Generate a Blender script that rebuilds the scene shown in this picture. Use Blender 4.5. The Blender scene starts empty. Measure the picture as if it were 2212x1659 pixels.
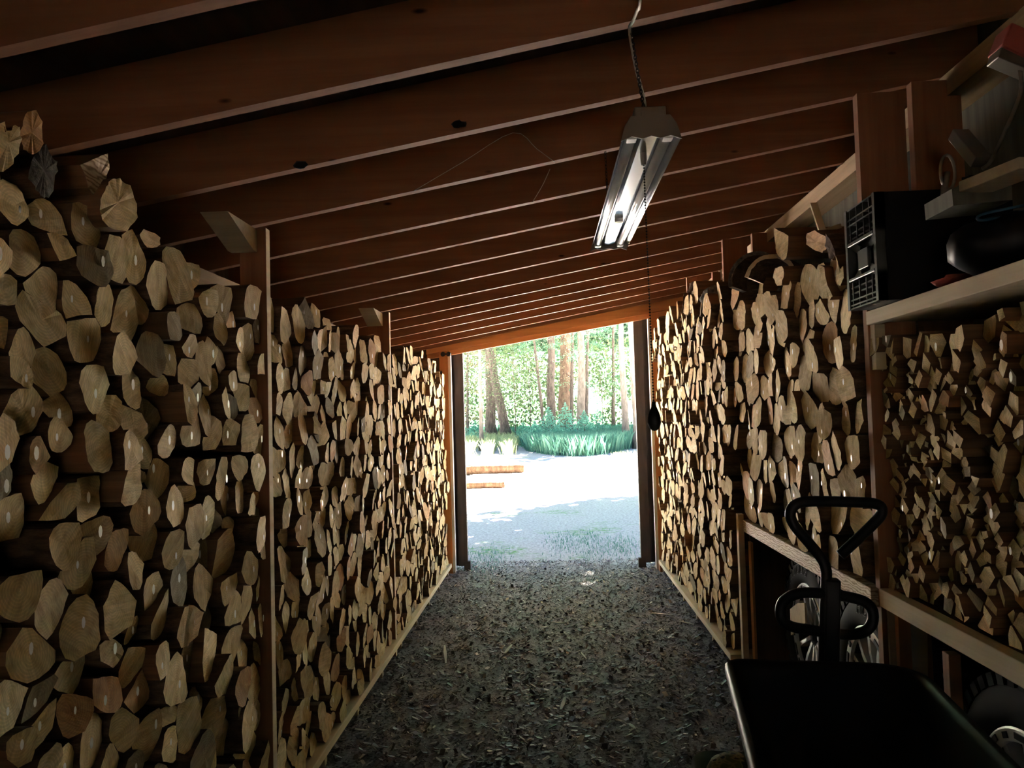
import bpy, bmesh, math, random
import numpy as np
from mathutils import Vector, Matrix, noise
R_ = random.Random(7)
PI = math.pi
sc = bpy.context.scene
C = sc.collection

# ------------------------------------------------------------------ camera
FW, FH = 2212, 1659
CF, YAW, PITCH, ROLL, CH = 1700.66, .0485, .0438, .0279, 1.6
_cy, _sy = math.cos(YAW), math.sin(YAW)
fw = Vector((-_sy*math.cos(PITCH), _cy*math.cos(PITCH), math.sin(PITCH)))
_r = Vector((_cy, _sy, 0)); _u = _r.cross(fw)
RT = _r*math.cos(ROLL) - _u*math.sin(ROLL)
UP = _r*math.sin(ROLL) + _u*math.cos(ROLL)
CAM = Vector((0, 0, CH))
cam = bpy.data.objects.new('camera', bpy.data.cameras.new('camera')); C.objects.link(cam)
m = Matrix((RT, UP, -fw)).transposed().to_4x4(); m.translation = CAM
cam.matrix_world = m
cam.data.sensor_fit = 'HORIZONTAL'; cam.data.sensor_width = 36.0
cam.data.lens = 36.0*CF/FW
cam.data.clip_start = 0.05; cam.data.clip_end = 400
sc.camera = cam

def ray(px, py): return fw + RT*((px-FW/2)/CF) - UP*((py-FH/2)/CF)
def on(ax, val, px, py):
    d = ray(px, py); t = (val-CAM[ax])/d[ax]; return CAM + d*t
def aY(px, py, Y): return on(1, Y, px, py)
def aX(px, py, X): return on(0, X, px, py)
def toPx(p):
    d = Vector(p)-CAM; w = d.dot(fw)
    if w < .05: return None
    return (FW/2+CF*d.dot(RT)/w, FH/2-CF*d.dot(UP)/w)

# ------------------------------------------------------------------ world, sun, exposure
world = bpy.data.worlds.new('world'); sc.world = world; world.use_nodes = True
wn = world.node_tree.nodes; wl = world.node_tree.links
sky = wn.new('ShaderNodeTexSky'); sky.sky_type = 'NISHITA'; sky.sun_disc = False
SUN_EL, SUN_AZ = math.radians(52), math.radians(12)     # sun stands high beyond the trees, slightly to the right
sky.sun_elevation = SUN_EL; sky.sun_rotation = SUN_AZ
sky.air_density = 1.0; sky.dust_density = .8; sky.ozone_density = 2.5
wn['Background'].inputs['Strength'].default_value = 0.065
wl.new(sky.outputs[0], wn['Background'].inputs['Color'])
sl = bpy.data.lights.new('sun', 'SUN'); sl.energy = 85.0; sl.angle = math.radians(.6); sl.color = (1.0, .93, .80)
sun = bpy.data.objects.new('sun', sl); C.objects.link(sun)
_sd = Vector((math.sin(SUN_AZ)*math.cos(SUN_EL), math.cos(SUN_AZ)*math.cos(SUN_EL), math.sin(SUN_EL)))
sun.rotation_euler = (-_sd).to_track_quat('-Z', 'Y').to_euler()
sun.location = (0, -20, 20)
vs = sc.view_settings
vs.view_transform = 'Standard'; vs.look = 'None'; vs.gamma = 1.0; vs.use_curve_mapping = False
vs.exposure = 3.8
sc.cycles.max_bounces = 10; sc.cycles.diffuse_bounces = 6; sc.cycles.glossy_bounces = 4
sc.cycles.sample_clamp_indirect = 8.0; sc.cycles.use_denoising = True

# ------------------------------------------------------------------ helpers
def tag(o, label=None, cat=None, group=None, kind=None):
    if label: o['label'] = label
    if cat: o['category'] = cat
    if group: o['group'] = group
    if kind: o['kind'] = kind
    return o
def empty(name, loc=(0,0,0), rz=0, **k):
    o = bpy.data.objects.new(name, None); C.objects.link(o); o.location = loc; o.rotation_euler = (0,0,rz)
    o.empty_display_size = .1
    return tag(o, **k)
def mesh_obj(name, verts, faces, mats, parent=None, fm=None, smooth=False, loc=None):
    me = bpy.data.meshes.new(name); me.from_pydata([tuple(v) for v in verts], [], faces); 
    for mm in (mats if isinstance(mats, (list, tuple)) else [mats]): me.materials.append(mm)
    if fm is not None: me.polygons.foreach_set('material_index', fm)
    if smooth: me.polygons.foreach_set('use_smooth', [True]*len(me.polygons))
    me.update()
    o = bpy.data.objects.new(name, me); C.objects.link(o)
    if parent is not None: o.parent = parent
    if loc is not None: o.location = loc
    return o
class MB:
    def __init__(s): s.v = []; s.f = []; s.m = []
    def add(s, vs_, fs, mi=0):
        n = len(s.v); s.v += [Vector(v) for v in vs_]; s.f += [tuple(i+n for i in f) for f in fs]; s.m += [mi]*len(fs); return s
    def box(s, a, b, mi=0, M=None):
        (x0,y0,z0),(x1,y1,z1) = a, b
        vv = [Vector(p) for p in ((x0,y0,z0),(x1,y0,z0),(x1,y1,z0),(x0,y1,z0),(x0,y0,z1),(x1,y0,z1),(x1,y1,z1),(x0,y1,z1))]
        if M is not None: vv = [M @ v for v in vv]
        return s.add(vv, [(0,3,2,1),(4,5,6,7),(0,1,5,4),(1,2,6,5),(2,3,7,6),(3,0,4,7)], mi)
    def bar(s, p, q, w, h, mi=0, up=(0,0,1)):
        p, q = Vector(p), Vector(q); d = (q-p); L = d.length; d.normalize()
        x = d.cross(Vector(up)).normalized(); z = x.cross(d)
        M = Matrix((x, d, z)).transposed().to_4x4(); M.translation = p
        return s.box((-w/2,0,-h/2),(w/2,L,h/2), mi, M)
    def prism(s, poly, axis, a, b, mi=0):
        # poly 2-D in the plane across axis; axis 0: (y,z), 1: (x,z), 2: (x,y)
        def P(u, v, t): return (t,u,v) if axis == 0 else (u,t,v) if axis == 1 else (u,v,t)
        n = len(poly)
        return s.add([P(u,v,a) for u,v in poly]+[P(u,v,b) for u,v in poly],
            [tuple(range(n))[::-1], tuple(range(n,2*n))]+[(i,(i+1)%n,(i+1)%n+n,i+n) for i in range(n)], mi)
    def lathe(s, prof, axis=2, seg=32, c=(0,0,0), mi=0, closed=False):
        n = len(prof); vv = []
        for k in range(seg):
            a = 2*PI*k/seg
            for (r, t) in prof:
                u, v = r*math.cos(a), r*math.sin(a)
                p = (t,u,v) if axis == 0 else (u,t,v) if axis == 1 else (u,v,t)
                vv.append(Vector(p)+Vector(c))
        ff = []
        for k in range(seg):
            k2 = (k+1) % seg
            for i in range(n if closed else n-1):
                j = (i+1) % n
                ff.append((k*n+i, k*n+j, k2*n+j, k2*n+i))
        return s.add(vv, ff, mi)
    def tube(s, pts, r, seg=10, mi=0, caps=True):
        pts = [Vector(p) for p in pts]; n = len(pts); rs = r if isinstance(r, (list,tuple)) else [r]*n
        base = len(s.v); t0 = (pts[1]-pts[0]).normalized()
        x = t0.orthogonal().normalized(); vv = []
        for i, p in enumerate(pts):
            t = (pts[min(i+1,n-1)]-pts[max(i-1,0)]).normalized()
            x = (x - t*x.dot(t)).normalized(); y = t.cross(x)
            for k in range(seg):
                a = 2*PI*k/seg; vv.append(p + (x*math.cos(a)+y*math.sin(a))*rs[i])
        ff = [(i*seg+k, i*seg+(k+1)%seg, (i+1)*seg+(k+1)%seg, (i+1)*seg+k) for i in range(n-1) for k in range(seg)]
        if caps: ff += [tuple(range(seg))[::-1], tuple(range((n-1)*seg, n*seg))]
        return s.add(vv, ff, mi)
    def build(s, name, mats, parent=None, smooth=False, loc=None, bevel=0, seg=2):
        o = mesh_obj(name, s.v, s.f, mats, parent, s.m, smooth, loc)
        if bevel:
            b = o.modifiers.new('bevel', 'BEVEL'); b.width = bevel; b.segments = seg; b.limit_method = 'ANGLE'; b.angle_limit = .6
        return o
def smooth_path(pts, n=6, closed=False):
    P = [Vector(p) for p in pts]; out = []; N = len(P)
    rng = range(N if closed else N-1)
    for i in rng:
        p0 = P[(i-1) % N] if closed or i > 0 else P[0]; p1 = P[i]; p2 = P[(i+1) % N]
        p3 = P[(i+2) % N] if closed or i+2 < N else P[-1]
        for k in range(n):
            t = k/n
            out.append(.5*((2*p1)+(-p0+p2)*t+(2*p0-5*p1+4*p2-p3)*t*t+(-p0+3*p1-3*p2+p3)*t**3))
    out.append(P[0] if closed else P[-1]); return out

# ------------------------------------------------------------------ materials
def mat(name, col=(.5,.5,.5), rough=.6, metal=0, spec=.5):
    mm = bpy.data.materials.new(name); mm.use_nodes = True; b = mm.node_tree.nodes['Principled BSDF']
    b.inputs['Base Color'].default_value = (*col, 1); b.inputs['Roughness'].default_value = rough
    b.inputs['Metallic'].default_value = metal; b.inputs['Specular IOR Level'].default_value = spec
    return mm
class NT:
    def __init__(s, mm): s.t = mm.node_tree; s.b = s.t.nodes['Principled BSDF']
    def n(s, ty, **k):
        nd = s.t.nodes.new(ty)
        for a, v in k.items():
            if a.startswith('i_'):
                nm = a[2:]; nd.inputs[int(nm) if nm.isdigit() else nm].default_value = v
            else: setattr(nd, a, v)
        return nd
    def l(s, a, b): s.t.links.new(a, b)
    def ramp(s, fac, stops):
        r = s.n('ShaderNodeValToRGB'); e = r.color_ramp.elements
        e[0].position, e[0].color = stops[0][0], (*stops[0][1], 1); e[1].position, e[1].color = stops[-1][0], (*stops[-1][1], 1)
        for p, c in stops[1:-1]:
            x = e.new(p); x.color = (*c, 1)
        s.l(fac, r.inputs[0]); return r.outputs[0]
    def noise(s, vec, scale, detail=3, rough=.55):
        n = s.n('ShaderNodeTexNoise'); n.inputs['Scale'].default_value = scale; n.inputs['Detail'].default_value = detail; n.inputs['Roughness'].default_value = rough
        if vec is not None: s.l(vec, n.inputs['Vector'])
        return n.outputs['Fac']
    def map(s, vec, scale=(1,1,1), rot=(0,0,0), loc=(0,0,0)):
        n = s.n('ShaderNodeMapping'); n.inputs['Scale'].default_value = scale; n.inputs['Rotation'].default_value = rot; n.inputs['Location'].default_value = loc
        s.l(vec, n.inputs['Vector']); return n.outputs[0]
    def mul(s, a, b):
        n = s.n('ShaderNodeMix', data_type='RGBA', blend_type='MULTIPLY'); n.inputs[0].default_value = 1
        s.l(a, n.inputs[6]); s.l(b, n.inputs[7]); return n.outputs[2]
    def mix(s, f, a, b):
        n = s.n('ShaderNodeMix', data_type='RGBA')
        s.l(f, n.inputs[0])
        for i, x in ((6, a), (7, b)):
            if isinstance(x, tuple): n.inputs[i].default_value = (*x, 1)
            else: s.l(x, n.inputs[i])
        return n.outputs[2]
    def bump(s, h, strength=.3, dist=.002):
        n = s.n('ShaderNodeBump'); n.inputs['Strength'].default_value = strength; n.inputs['Distance'].default_value = dist
        s.l(h, n.inputs['Height']); s.l(n.outputs[0], s.b.inputs['Normal'])
    def col(s, o): s.l(o, s.b.inputs['Base Color'])
    def obj(s): return s.n('ShaderNodeTexCoord').outputs['Object']
    def uv(s): return s.n('ShaderNodeTexCoord').outputs['UV']
    def attr(s, nm): return s.n('ShaderNodeAttribute', attribute_name=nm).outputs['Fac']

def g1(v): return (v, v, v)
# end grain of the firewood (uv: metres from the pith; attribute tone)
M_END = mat('end_grain', rough=.8, spec=.2); t = NT(M_END); uv = t.uv(); tone = t.attr('tone')
base = t.ramp(tone, [(0,(.30,.25,.15)),(.12,(.60,.43,.20)),(.35,(.78,.56,.25)),(.6,(.86,.65,.30)),(.8,(.86,.69,.37)),(.93,(.78,.47,.19)),(1,(.62,.30,.11))])
ln = t.n('ShaderNodeVectorMath', operation='LENGTH'); nz = t.noise(uv, 14, 3)
t.l(uv, ln.inputs[0]); ad = t.n('ShaderNodeMath', operation='MULTIPLY_ADD'); t.l(nz, ad.inputs[0]); ad.inputs[1].default_value = .012; t.l(ln.outputs['Value'], ad.inputs[2])
sn = t.n('ShaderNodeMath', operation='MULTIPLY'); t.l(ad.outputs[0], sn.inputs[0]); sn.inputs[1].default_value = 900
si = t.n('ShaderNodeMath', operation='SINE'); t.l(sn.outputs[0], si.inputs[0])
rings = t.ramp(si.outputs[0], [(0,g1(.86)),(.7,g1(1))])
saw = t.ramp(t.noise(t.map(uv,(9,120,1),(0,0,.5)), 1, 4, .65), [(.32,g1(.66)),(.6,g1(1.0))])
blot = t.ramp(t.noise(uv, 22, 4), [(.3,(.74,.66,.56)),(.58,(1,1,1))])
t.col(t.mul(t.mul(t.mul(base, rings), saw), blot))
t.bump(t.noise(t.map(uv,(40,300,1),(0,0,.5)), 1, 3), .5, .0015)
# split side of a log
M_SPLIT = mat('split_side', rough=.85, spec=.2); t = NT(M_SPLIT); ob = t.obj(); tone = t.attr('tone')
base = t.ramp(tone, [(0,(.14,.085,.045)),(.5,(.26,.14,.065)),(1,(.27,.12,.05))])
gr = t.ramp(t.noise(t.map(ob,(3,60,60)), 1, 4), [(.3,g1(.6)),(.7,g1(1))])
t.col(t.mul(base, gr)); t.bump(t.noise(t.map(ob,(4,90,90)), 1, 3), .6, .003)
# bark
M_BARK = mat('bark', rough=.95, spec=.1); t = NT(M_BARK); ob = t.obj()
t.col(t.ramp(t.noise(t.map(ob,(9,28,28)), 1, 5, .7), [(.3,(.035,.022,.014)),(.55,(.14,.085,.05)),(.75,(.26,.18,.12))]))
t.bump(t.noise(t.map(ob,(12,40,40)), 1, 4), 1, .01)
M_GREYBARK = mat('grey_bark', rough=.95, spec=.1); t = NT(M_GREYBARK); ob = t.obj()
t.col(t.ramp(t.noise(ob, 30, 5, .7), [(.3,(.05,.045,.04)),(.55,(.16,.145,.12)),(.75,(.34,.31,.26))]))
t.bump(t.noise(ob, 45, 4), 1, .008)
M_DOT = mat('pale_dot', (.93,.90,.80), .35)  # small off-white ovals set on the log ends
def lumber(name, c0, c1, axis='y', knots=True, rough=.75, kc=(.12,.05,.025)):
    mm = mat(name, rough=rough, spec=.25); t = NT(mm); ob = t.obj()
    sc_ = {'x':(1.2,26,26), 'y':(26,1.2,26), 'z':(26,26,1.2)}[axis]
    g = t.ramp(t.noise(t.map(ob, sc_), 1, 4, .6), [(.3, c0), (.7, c1)])
    if knots:
        v = t.n('ShaderNodeTexVoronoi'); v.inputs['Scale'].default_value = 1
        t.l(t.map(ob, {'x':(2.6,3.4,7), 'y':(3.4,2.6,7), 'z':(7,3.4,2.6)}[axis]), v.inputs['Vector'])
        k = t.ramp(v.outputs['Distance'], [(0, kc), (.035, kc), (.07, (1,1,1))])
        g = t.mul(g, k)
    t.col(g); t.bump(t.noise(t.map(ob, tuple(3*q for q in sc_)), 1, 3), .25, .001)
    return mm
M_RAFT_SHADE = lumber('rafter_wood_shaded', (.24,.098,.04), (.34,.148,.065), 'x')  # dark red copy of the wood: shade on the rafter sides is in the colour
M_RAFT_LIT = lumber('rafter_wood_lit', (.86,.77,.46), (.96,.90,.60), 'x')  # pale copy of the same wood: light on the undersides is in the colour
M_POST = lumber('post_wood', (.24,.10,.045), (.34,.155,.07), 'z', False)
M_BEAMY = lumber('plate_wood', (.42,.29,.16), (.58,.42,.25), 'y')
M_SHELFW = lumber('shelf_wood', (.60,.46,.28), (.74,.60,.40), 'y', False)
M_PALE = lumber('pale_board', (.56,.44,.28), (.72,.58,.38), 'x', False)
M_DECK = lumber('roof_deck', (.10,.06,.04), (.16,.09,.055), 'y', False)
M_WALL = lumber('wall_boards', (.12,.075,.045), (.20,.12,.07), 'z')
M_SIDING = lumber('grey_siding', (.085,.08,.055), (.15,.14,.095), 'z', False)
M_ORANGE = lumber('door_frame_wood', (.58,.24,.09), (.70,.33,.13), 'z', False)
M_HEADER = lumber('header_wood', (.58,.25,.10), (.72,.35,.15), 'x')
# wild-grained plywood edge of the lower shelf
M_WILD = mat('wild_grain_board', rough=.7); t = NT(M_WILD); ob = t.obj()
w = t.n('ShaderNodeTexWave', wave_type='BANDS', bands_direction='Z'); w.inputs['Scale'].default_value = 16; w.inputs['Distortion'].default_value = 9; w.inputs['Detail'].default_value = 2; w.inputs['Detail Scale'].default_value = 1.6
t.l(t.map(ob,(1,.55,1.6)), w.inputs['Vector']); t.col(t.ramp(w.outputs['Fac'], [(0,(.34,.21,.11)),(.45,(.66,.48,.30)),(1,(.76,.60,.42))]))
M_DOORP = mat('door_paint', (.060,.045,.042), .75); t = NT(M_DOORP); t.col(t.ramp(t.noise(t.map(t.obj(),(20,20,3)),1,3), [(.3,(.045,.034,.032)),(.7,(.085,.066,.06))]))
M_STOP = mat('white_stop', (.75,.73,.70), .5)
M_BLACKP = mat('black_plastic', (.004,.0045,.004), .5, 0, .3)
M_BLACKM = mat('black_metal_paint', (.005,.005,.006), .5, 0, .35)
M_STEP = mat('matt_black_plastic', (.004,.004,.004), .9, 0, .1)
M_CRATE = mat('crate_plastic', (.05,.055,.05), .38)
M_RUBBER = mat('tyre_rubber', (.013,.0125,.012), .8, 0, .2)
M_RUBTXT = mat('tyre_letter_edge', (.012,.012,.012), .5)
M_RIM = mat('machined_alloy', (.78,.76,.72), .35, .6)
M_RIMD = mat('rim_black', (.015,.015,.017), .3)
M_REFL = mat('reflector_metal', (.62,.64,.66), .18, 1)
M_FIXM = mat('fixture_plate', (.20,.155,.11), .5, .2)
M_GLASS = mat('lamp_tube_glass', (.70,.72,.74), .12)
M_CORD = mat('white_cord', (.62,.57,.48), .5)
M_CHAIN = mat('dark_chain', (.03,.028,.03), .4, .6)
M_RED = mat('red_pad', (.42,.085,.06), .7)
M_BLUE = mat('blue_cord', (.03,.09,.14), .4)
M_GREYM = mat('grey_metal', (.30,.27,.22), .4, .7)
M_WHITE = mat('white_plastic', (.8,.79,.75), .5)
M_CAMO = mat('camo_cloth', rough=.9); t = NT(M_CAMO); t.col(t.ramp(t.noise(t.obj(),40,1), [(.42,(.03,.035,.02)),(.5,(.32,.27,.12)),(.6,(.12,.13,.05))]))
# earth floor with wood litter, gravel outside
M_FLOOR = mat('litter_floor', rough=.6, spec=.5); t = NT(M_FLOOR); ob = t.obj()
a = t.ramp(t.noise(ob, 55, 6, .75), [(.32,(.06,.050,.052)),(.5,(.22,.18,.185)),(.68,(.50,.43,.44))])
b = t.ramp(t.noise(ob, 2.2, 3), [(.35,g1(.75)),(.65,g1(1.1))]); t.col(t.mul(a, b))
t.bump(t.noise(ob, 60, 6, .75), 1, .02)
M_GRAVEL = mat('gravel_ground', rough=.9, spec=.2); t = NT(M_GRAVEL); ob = t.obj()
a = t.ramp(t.noise(ob, 26, 6, .75), [(.32,(.18,.16,.165)),(.5,(.35,.315,.32)),(.68,(.53,.485,.49))])
g = t.ramp(t.noise(ob, .7, 4), [(.55,g1(0)),(.66,g1(1))]); g2 = t.ramp(t.noise(ob, 9, 4, .7), [(.45,g1(0)),(.6,g1(1))])
t.col(t.mix(t.mul(g, g2), a, (.10,.22,.06))); t.bump(t.noise(ob, 30, 5, .7), .7, .02)
def leafmat(name, cols, trans=.35, rough=.6):
    mm = mat(name, rough=rough, spec=.3); t = NT(mm); nd = t.attr('tone')
    t.col(t.ramp(nd, [(i/(len(cols)-1), c) for i, c in enumerate(cols)]))
    tr = t.n('ShaderNodeBsdfTranslucent'); c = t.t.nodes['Color Ramp'] if 'Color Ramp' in t.t.nodes else None
    for q in t.t.nodes:
        if q.bl_idname == 'ShaderNodeValToRGB': t.l(q.outputs[0], tr.inputs[0])
    mx = t.n('ShaderNodeMixShader'); mx.inputs[0].default_value = trans
    t.l(t.b.outputs[0], mx.inputs[1]); t.l(tr.outputs[0], mx.inputs[2]); t.l(mx.outputs[0], t.t.nodes['Material Output'].inputs[0])
    return mm
M_SPRUCE = leafmat('spruce_needles', [(.05,.15,.10),(.10,.25,.15),(.18,.34,.20)])
M_CANOPY = leafmat('canopy_needles', [(.03,.08,.05),(.05,.12,.07),(.08,.16,.09)], .06)
M_LIGHTLEAF = leafmat('light_leaves', [(.04,.09,.04),(.08,.14,.065),(.17,.21,.11)], .5)
M_DEADTWIG = leafmat('brown_twigs', [(.22,.15,.10),(.36,.27,.19),(.45,.36,.25)], .2)
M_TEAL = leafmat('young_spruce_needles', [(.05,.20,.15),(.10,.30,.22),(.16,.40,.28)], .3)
M_GRASS = leafmat('long_grass', [(.05,.16,.11),(.085,.22,.15),(.16,.29,.19)], .4)
M_DRYGRASS = leafmat('pale_grass', [(.20,.26,.11),(.32,.36,.17),(.48,.45,.27)], .4)
def trunkmat(name, c0, c1, c2):
    mm = mat(name, rough=.95, spec=.1); t = NT(mm); ob = t.obj()
    t.col(t.ramp(t.noise(t.map(ob,(9,9,2.2)), 1, 5, .7), [(.3,c0),(.5,c1),(.72,c2)])); t.bump(t.noise(t.map(ob,(9,9,2)),1,4), .8, .05); return mm
M_TRD = trunkmat('dark_trunk', (.03,.025,.024), (.075,.062,.055), (.14,.115,.10))
M_TRP = trunkmat('pale_trunk', (.06,.05,.042), (.115,.10,.085), (.18,.16,.135))
M_TRB = trunkmat('brown_trunk', (.05,.036,.028), (.11,.078,.058), (.17,.13,.095))
M_LYING = trunkmat('orange_log_bark', (.015,.008,.005), (.035,.02,.011), (.065,.042,.025))

# ------------------------------------------------------------------ structure of the shed
Z0, SL = 2.5745, .1727                     # rafter undersides: z = Z0 + SL*x
def rz_(x): return Z0 + SL*x
YD = 8.3; XW = 1.64; YR = -1.5
def st(o, **k): return tag(o, kind='structure', **k)
st(MB().add([(-XW-.3,YR-.4,0),(XW+.3,YR-.4,0),(XW+.3,8.6,0),(-XW-.3,8.6,0)], [(0,1,2,3)]).build('floor', M_FLOOR))
# ground outside: a sheet around the floor, slightly lower
gm = MB()
for a, b in (((-60,8.6),(60,130)), ((-60,-60),(60,YR-.4)), ((-60,YR-.4),(-XW-.3,8.6)), ((XW+.3,YR-.4),(60,8.6))):
    gm.add([(a[0],a[1],-.003),(b[0],a[1],-.003),(b[0],b[1],-.003),(a[0],b[1],-.003)], [(0,1,2,3)])
st(gm.build('ground', M_GRAVEL))
t_ = .19
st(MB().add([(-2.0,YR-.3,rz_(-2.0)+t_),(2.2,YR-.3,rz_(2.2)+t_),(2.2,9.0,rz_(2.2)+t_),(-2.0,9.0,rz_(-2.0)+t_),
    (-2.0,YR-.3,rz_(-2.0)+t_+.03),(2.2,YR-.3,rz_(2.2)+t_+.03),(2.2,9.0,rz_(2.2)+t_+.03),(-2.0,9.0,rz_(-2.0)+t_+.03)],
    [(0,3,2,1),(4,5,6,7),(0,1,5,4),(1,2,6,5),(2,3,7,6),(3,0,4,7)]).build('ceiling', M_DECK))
st(MB().prism([(YR,0),(YD+.1,0),(YD+.1,rz_(-XW)+t_),(YR,rz_(-XW)+t_)], 0, -XW-.03, -XW).build('wall_left', M_WALL))
st(MB().prism([(YR,0),(YD+.1,0),(YD+.1,rz_(XW)+t_),(YR,rz_(XW)+t_)], 0, XW, XW+.03).build('wall_right', M_SIDING))
wf = MB()
wf.prism([(-XW,0),(-1.17,0),(-1.17,rz_(-1.17)-.05),(-XW,rz_(-XW)-.05)], 1, YD+.05, YD+.08)
wf.prism([(1.16,0),(XW,0),(XW,rz_(XW)-.05),(1.16,rz_(1.16)-.05)], 1, YD+.05, YD+.08)
wf.prism([(-XW,rz_(-XW)-.05),(XW,rz_(XW)-.05),(XW,rz_(XW)+t_),(-XW,rz_(-XW)+t_)], 1, YD+.05, YD+.08)
st(wf.build('wall_front', M_WALL))
wr = MB()
RO = (-.025, .025, 1.9)                       # narrow unseen slit added in the rear wall to let in fill light
wr.prism([(-XW,0),(RO[0],0),(RO[0],rz_(RO[0])+t_),(-XW,rz_(-XW)+t_)], 1, YR-.03, YR)
wr.prism([(RO[1],0),(XW,0),(XW,rz_(XW)+t_),(RO[1],rz_(RO[1])+t_)], 1, YR-.03, YR)
wr.prism([(RO[0],RO[2]),(RO[1],RO[2]),(RO[1],rz_(RO[1])+t_),(RO[0],rz_(RO[0])+t_)], 1, YR-.03, YR)
st(wr.build('wall_rear', M_WALL))
# plates along the walls under the rafters
for nm, x0, x1 in (('trim_1', 1.50, 1.638), ('trim_2', -1.638, -1.50)):
    z = min(rz_(x0), rz_(x1))
    st(MB().box((x0, YR+.02, z-.085), (x1, YD+.03, z-.001)).build(nm, M_BEAMY))
# rafters
def rafter_label(k):
    n = 15-k
    words = ['','','third','fourth','fifth','sixth','seventh','eighth','ninth','tenth','eleventh','twelfth','thirteenth','fourteenth','fifteenth','sixteenth','seventeenth','eighteenth','nineteenth','twentieth','twenty-first','twenty-second']
    if n == 0: return 'brown roof rafter right against the door header'
    if n == 1: return 'brown roof rafter next in from the one at the door'
    extra = {13: ', broad and knotty', 12: ', dark lumps on its lower edge', 11: ', above the first posts', 6: ', above the second posts'}.get(n, '')
    return f'brown roof rafter, {words[n]} one counted back from the door{extra}'
for k in range(-5, 16):
    y = 2.997+(k-4)*.488
    if k == 15: y = 8.235
    jz = R_.uniform(-.004, .004)
    L, Rr = -XW, XW
    poly = [(L, rz_(L)+jz), (Rr, rz_(Rr)+jz), (Rr, rz_(Rr)+t_-.004), (L, rz_(L)+t_-.004)]
    o = MB().prism(poly, 1, -.019, .019).build('rafter', [M_RAFT_SHADE, M_RAFT_LIT], loc=(0, y, 0))
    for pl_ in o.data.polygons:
        if pl_.normal.z < -.7: pl_.material_index = 1  # undersides take the copy with the light painted in
    o.data.transform(Matrix.Translation((k*3.1, 0, 0))); o.location.x = -k*3.1     # shifts the grain from one to the next
    tag(o, rafter_label(k), 'rafter', 'rafters across the shed roof')
# header and door frame
hz = lambda x: 2.4565 + .152*x          # header underside
def hdr(nm, d0, d1, y0, y1, mt):
    return MB().prism([(-1.30,hz(-1.30)+d0),(1.62,hz(1.62)+d0),(1.62,hz(1.62)+d1),(-1.30,hz(-1.30)+d1)], 1, y0, y1).build(nm, mt)
o = hdr('door_header', .045, .150, 8.262, 8.30, M_HEADER)
tag(o, 'orange wooden header beam spanning the top of the open doorway', 'beam')
o = hdr('trim_3', -.005, .05, 8.305, 8.345, M_HEADER); st(o)
def board(nm, a, b, mt, bevel=.003, parent=None): return MB().box(a, b).build(nm, mt, parent, bevel=bevel)
o = board('door_post', (-1.165,8.262,.0), (-1.075,8.30,hz(-1.1)+.04), M_ORANGE); tag(o, 'orange wooden post at the left side of the doorway', 'post')
o = board('door_post', (1.07,8.262,.0), (1.155,8.30,hz(1.1)+.04), M_ORANGE); tag(o, 'orange wooden post at the right side of the doorway', 'post')
st(board('trim_4', (-1.074,8.27,0), (-1.045,8.345,hz(-1.05)-.01), M_STOP, .002))
st(board('trim_5', (1.04,8.27,0), (1.069,8.345,hz(1.05)-.01), M_STOP, .002))
# sliding door leaves hung outside, both pushed open
def leaf(nm, x0, x1, side):
    e = empty(nm, (0,0,0)); st(e)
    MB().box((x0,8.42,.05), (x1,8.47,2.72 if side > 0 else 2.34)).build('door_panel', M_DOORP, e, bevel=.004)
    xi = x1 if side < 0 else x0
    MB().box((min(xi,xi+side*.10),8.395,.05), (max(xi,xi+side*.10),8.42,2.70 if side > 0 else 2.32)).build('frame', M_DOORP, e, bevel=.003)
    MB().box((xi-side*.03 if side>0 else xi-.04,8.39,.0), (xi+.05 if side>0 else xi+.03,8.45,.10)).build('foot_block', M_DOORP, e, bevel=.003)
leaf('door_1', -2.05, -.93, -1); leaf('door_2', .90, 2.05, 1)
# roller bracket at the top left corner of the frame
hb = MB(); q = aY(963,765,8.25)
for dx in (-.03,.03): hb.lathe([(0,-.012),(.022,-.012),(.026,0),(.022,.012),(0,.012)], 1, 14, (q.x+dx,8.245,q.z))
hb.box((q.x-.05,8.245,q.z-.008),(q.x+.05,8.26,q.z+.008))
tag(hb.build('door_bolt', M_BLACKM, smooth=False), 'small black bolt at the upper left corner of the doorway', 'bolt')

# posts (2x lumber standing under the rafters)
def post(x0, x1, y, z0, z1, label, mt=M_POST, d=.042):
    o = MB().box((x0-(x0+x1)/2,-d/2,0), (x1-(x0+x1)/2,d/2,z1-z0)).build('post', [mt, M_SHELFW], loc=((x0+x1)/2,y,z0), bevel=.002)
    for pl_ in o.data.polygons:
        if x0 < 0 and pl_.normal.x > .7: pl_.material_index = 1  # paler wood paints the light on the aisle face of the left posts
    return tag(o, label, 'post', 'posts holding up the roof')
YP1, YP2, YP3 = 3.0, 5.42, 6.87
post(-1.19,-1.085, YP1, 0, rz_(-1.19)-.002, 'reddish wooden post between the nearest left firewood bay and the next one')
post(-1.215,-1.105, YP2, 0, rz_(-1.215)-.002, 'farther left wooden post, half hidden among the firewood')
post(1.172,1.345, 2.965, .0, rz_(1.172)-.002, 'front wide post beside the black crate on the right')
post(1.372,1.55, 2.965, .9, rz_(1.372)-.002, 'wide post just behind the crate, closer to the right wall')
post(1.20,1.365, YP2-.02, .0, rz_(1.20)-.002, 'wide post behind the curled bark on the right stack')
post(1.40,1.56, YP2-.02, .0, rz_(1.40)-.002, 'second wide post behind the curled bark, nearer the right wall')
post(1.21,1.30, YP3, .0, rz_(1.21)-.002, 'slim post next to the dark bark lumps at the far right')
post(1.43,1.53, YP3, .0, rz_(1.43)-.002, 'slim post nearest the right wall at the far end')
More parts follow.
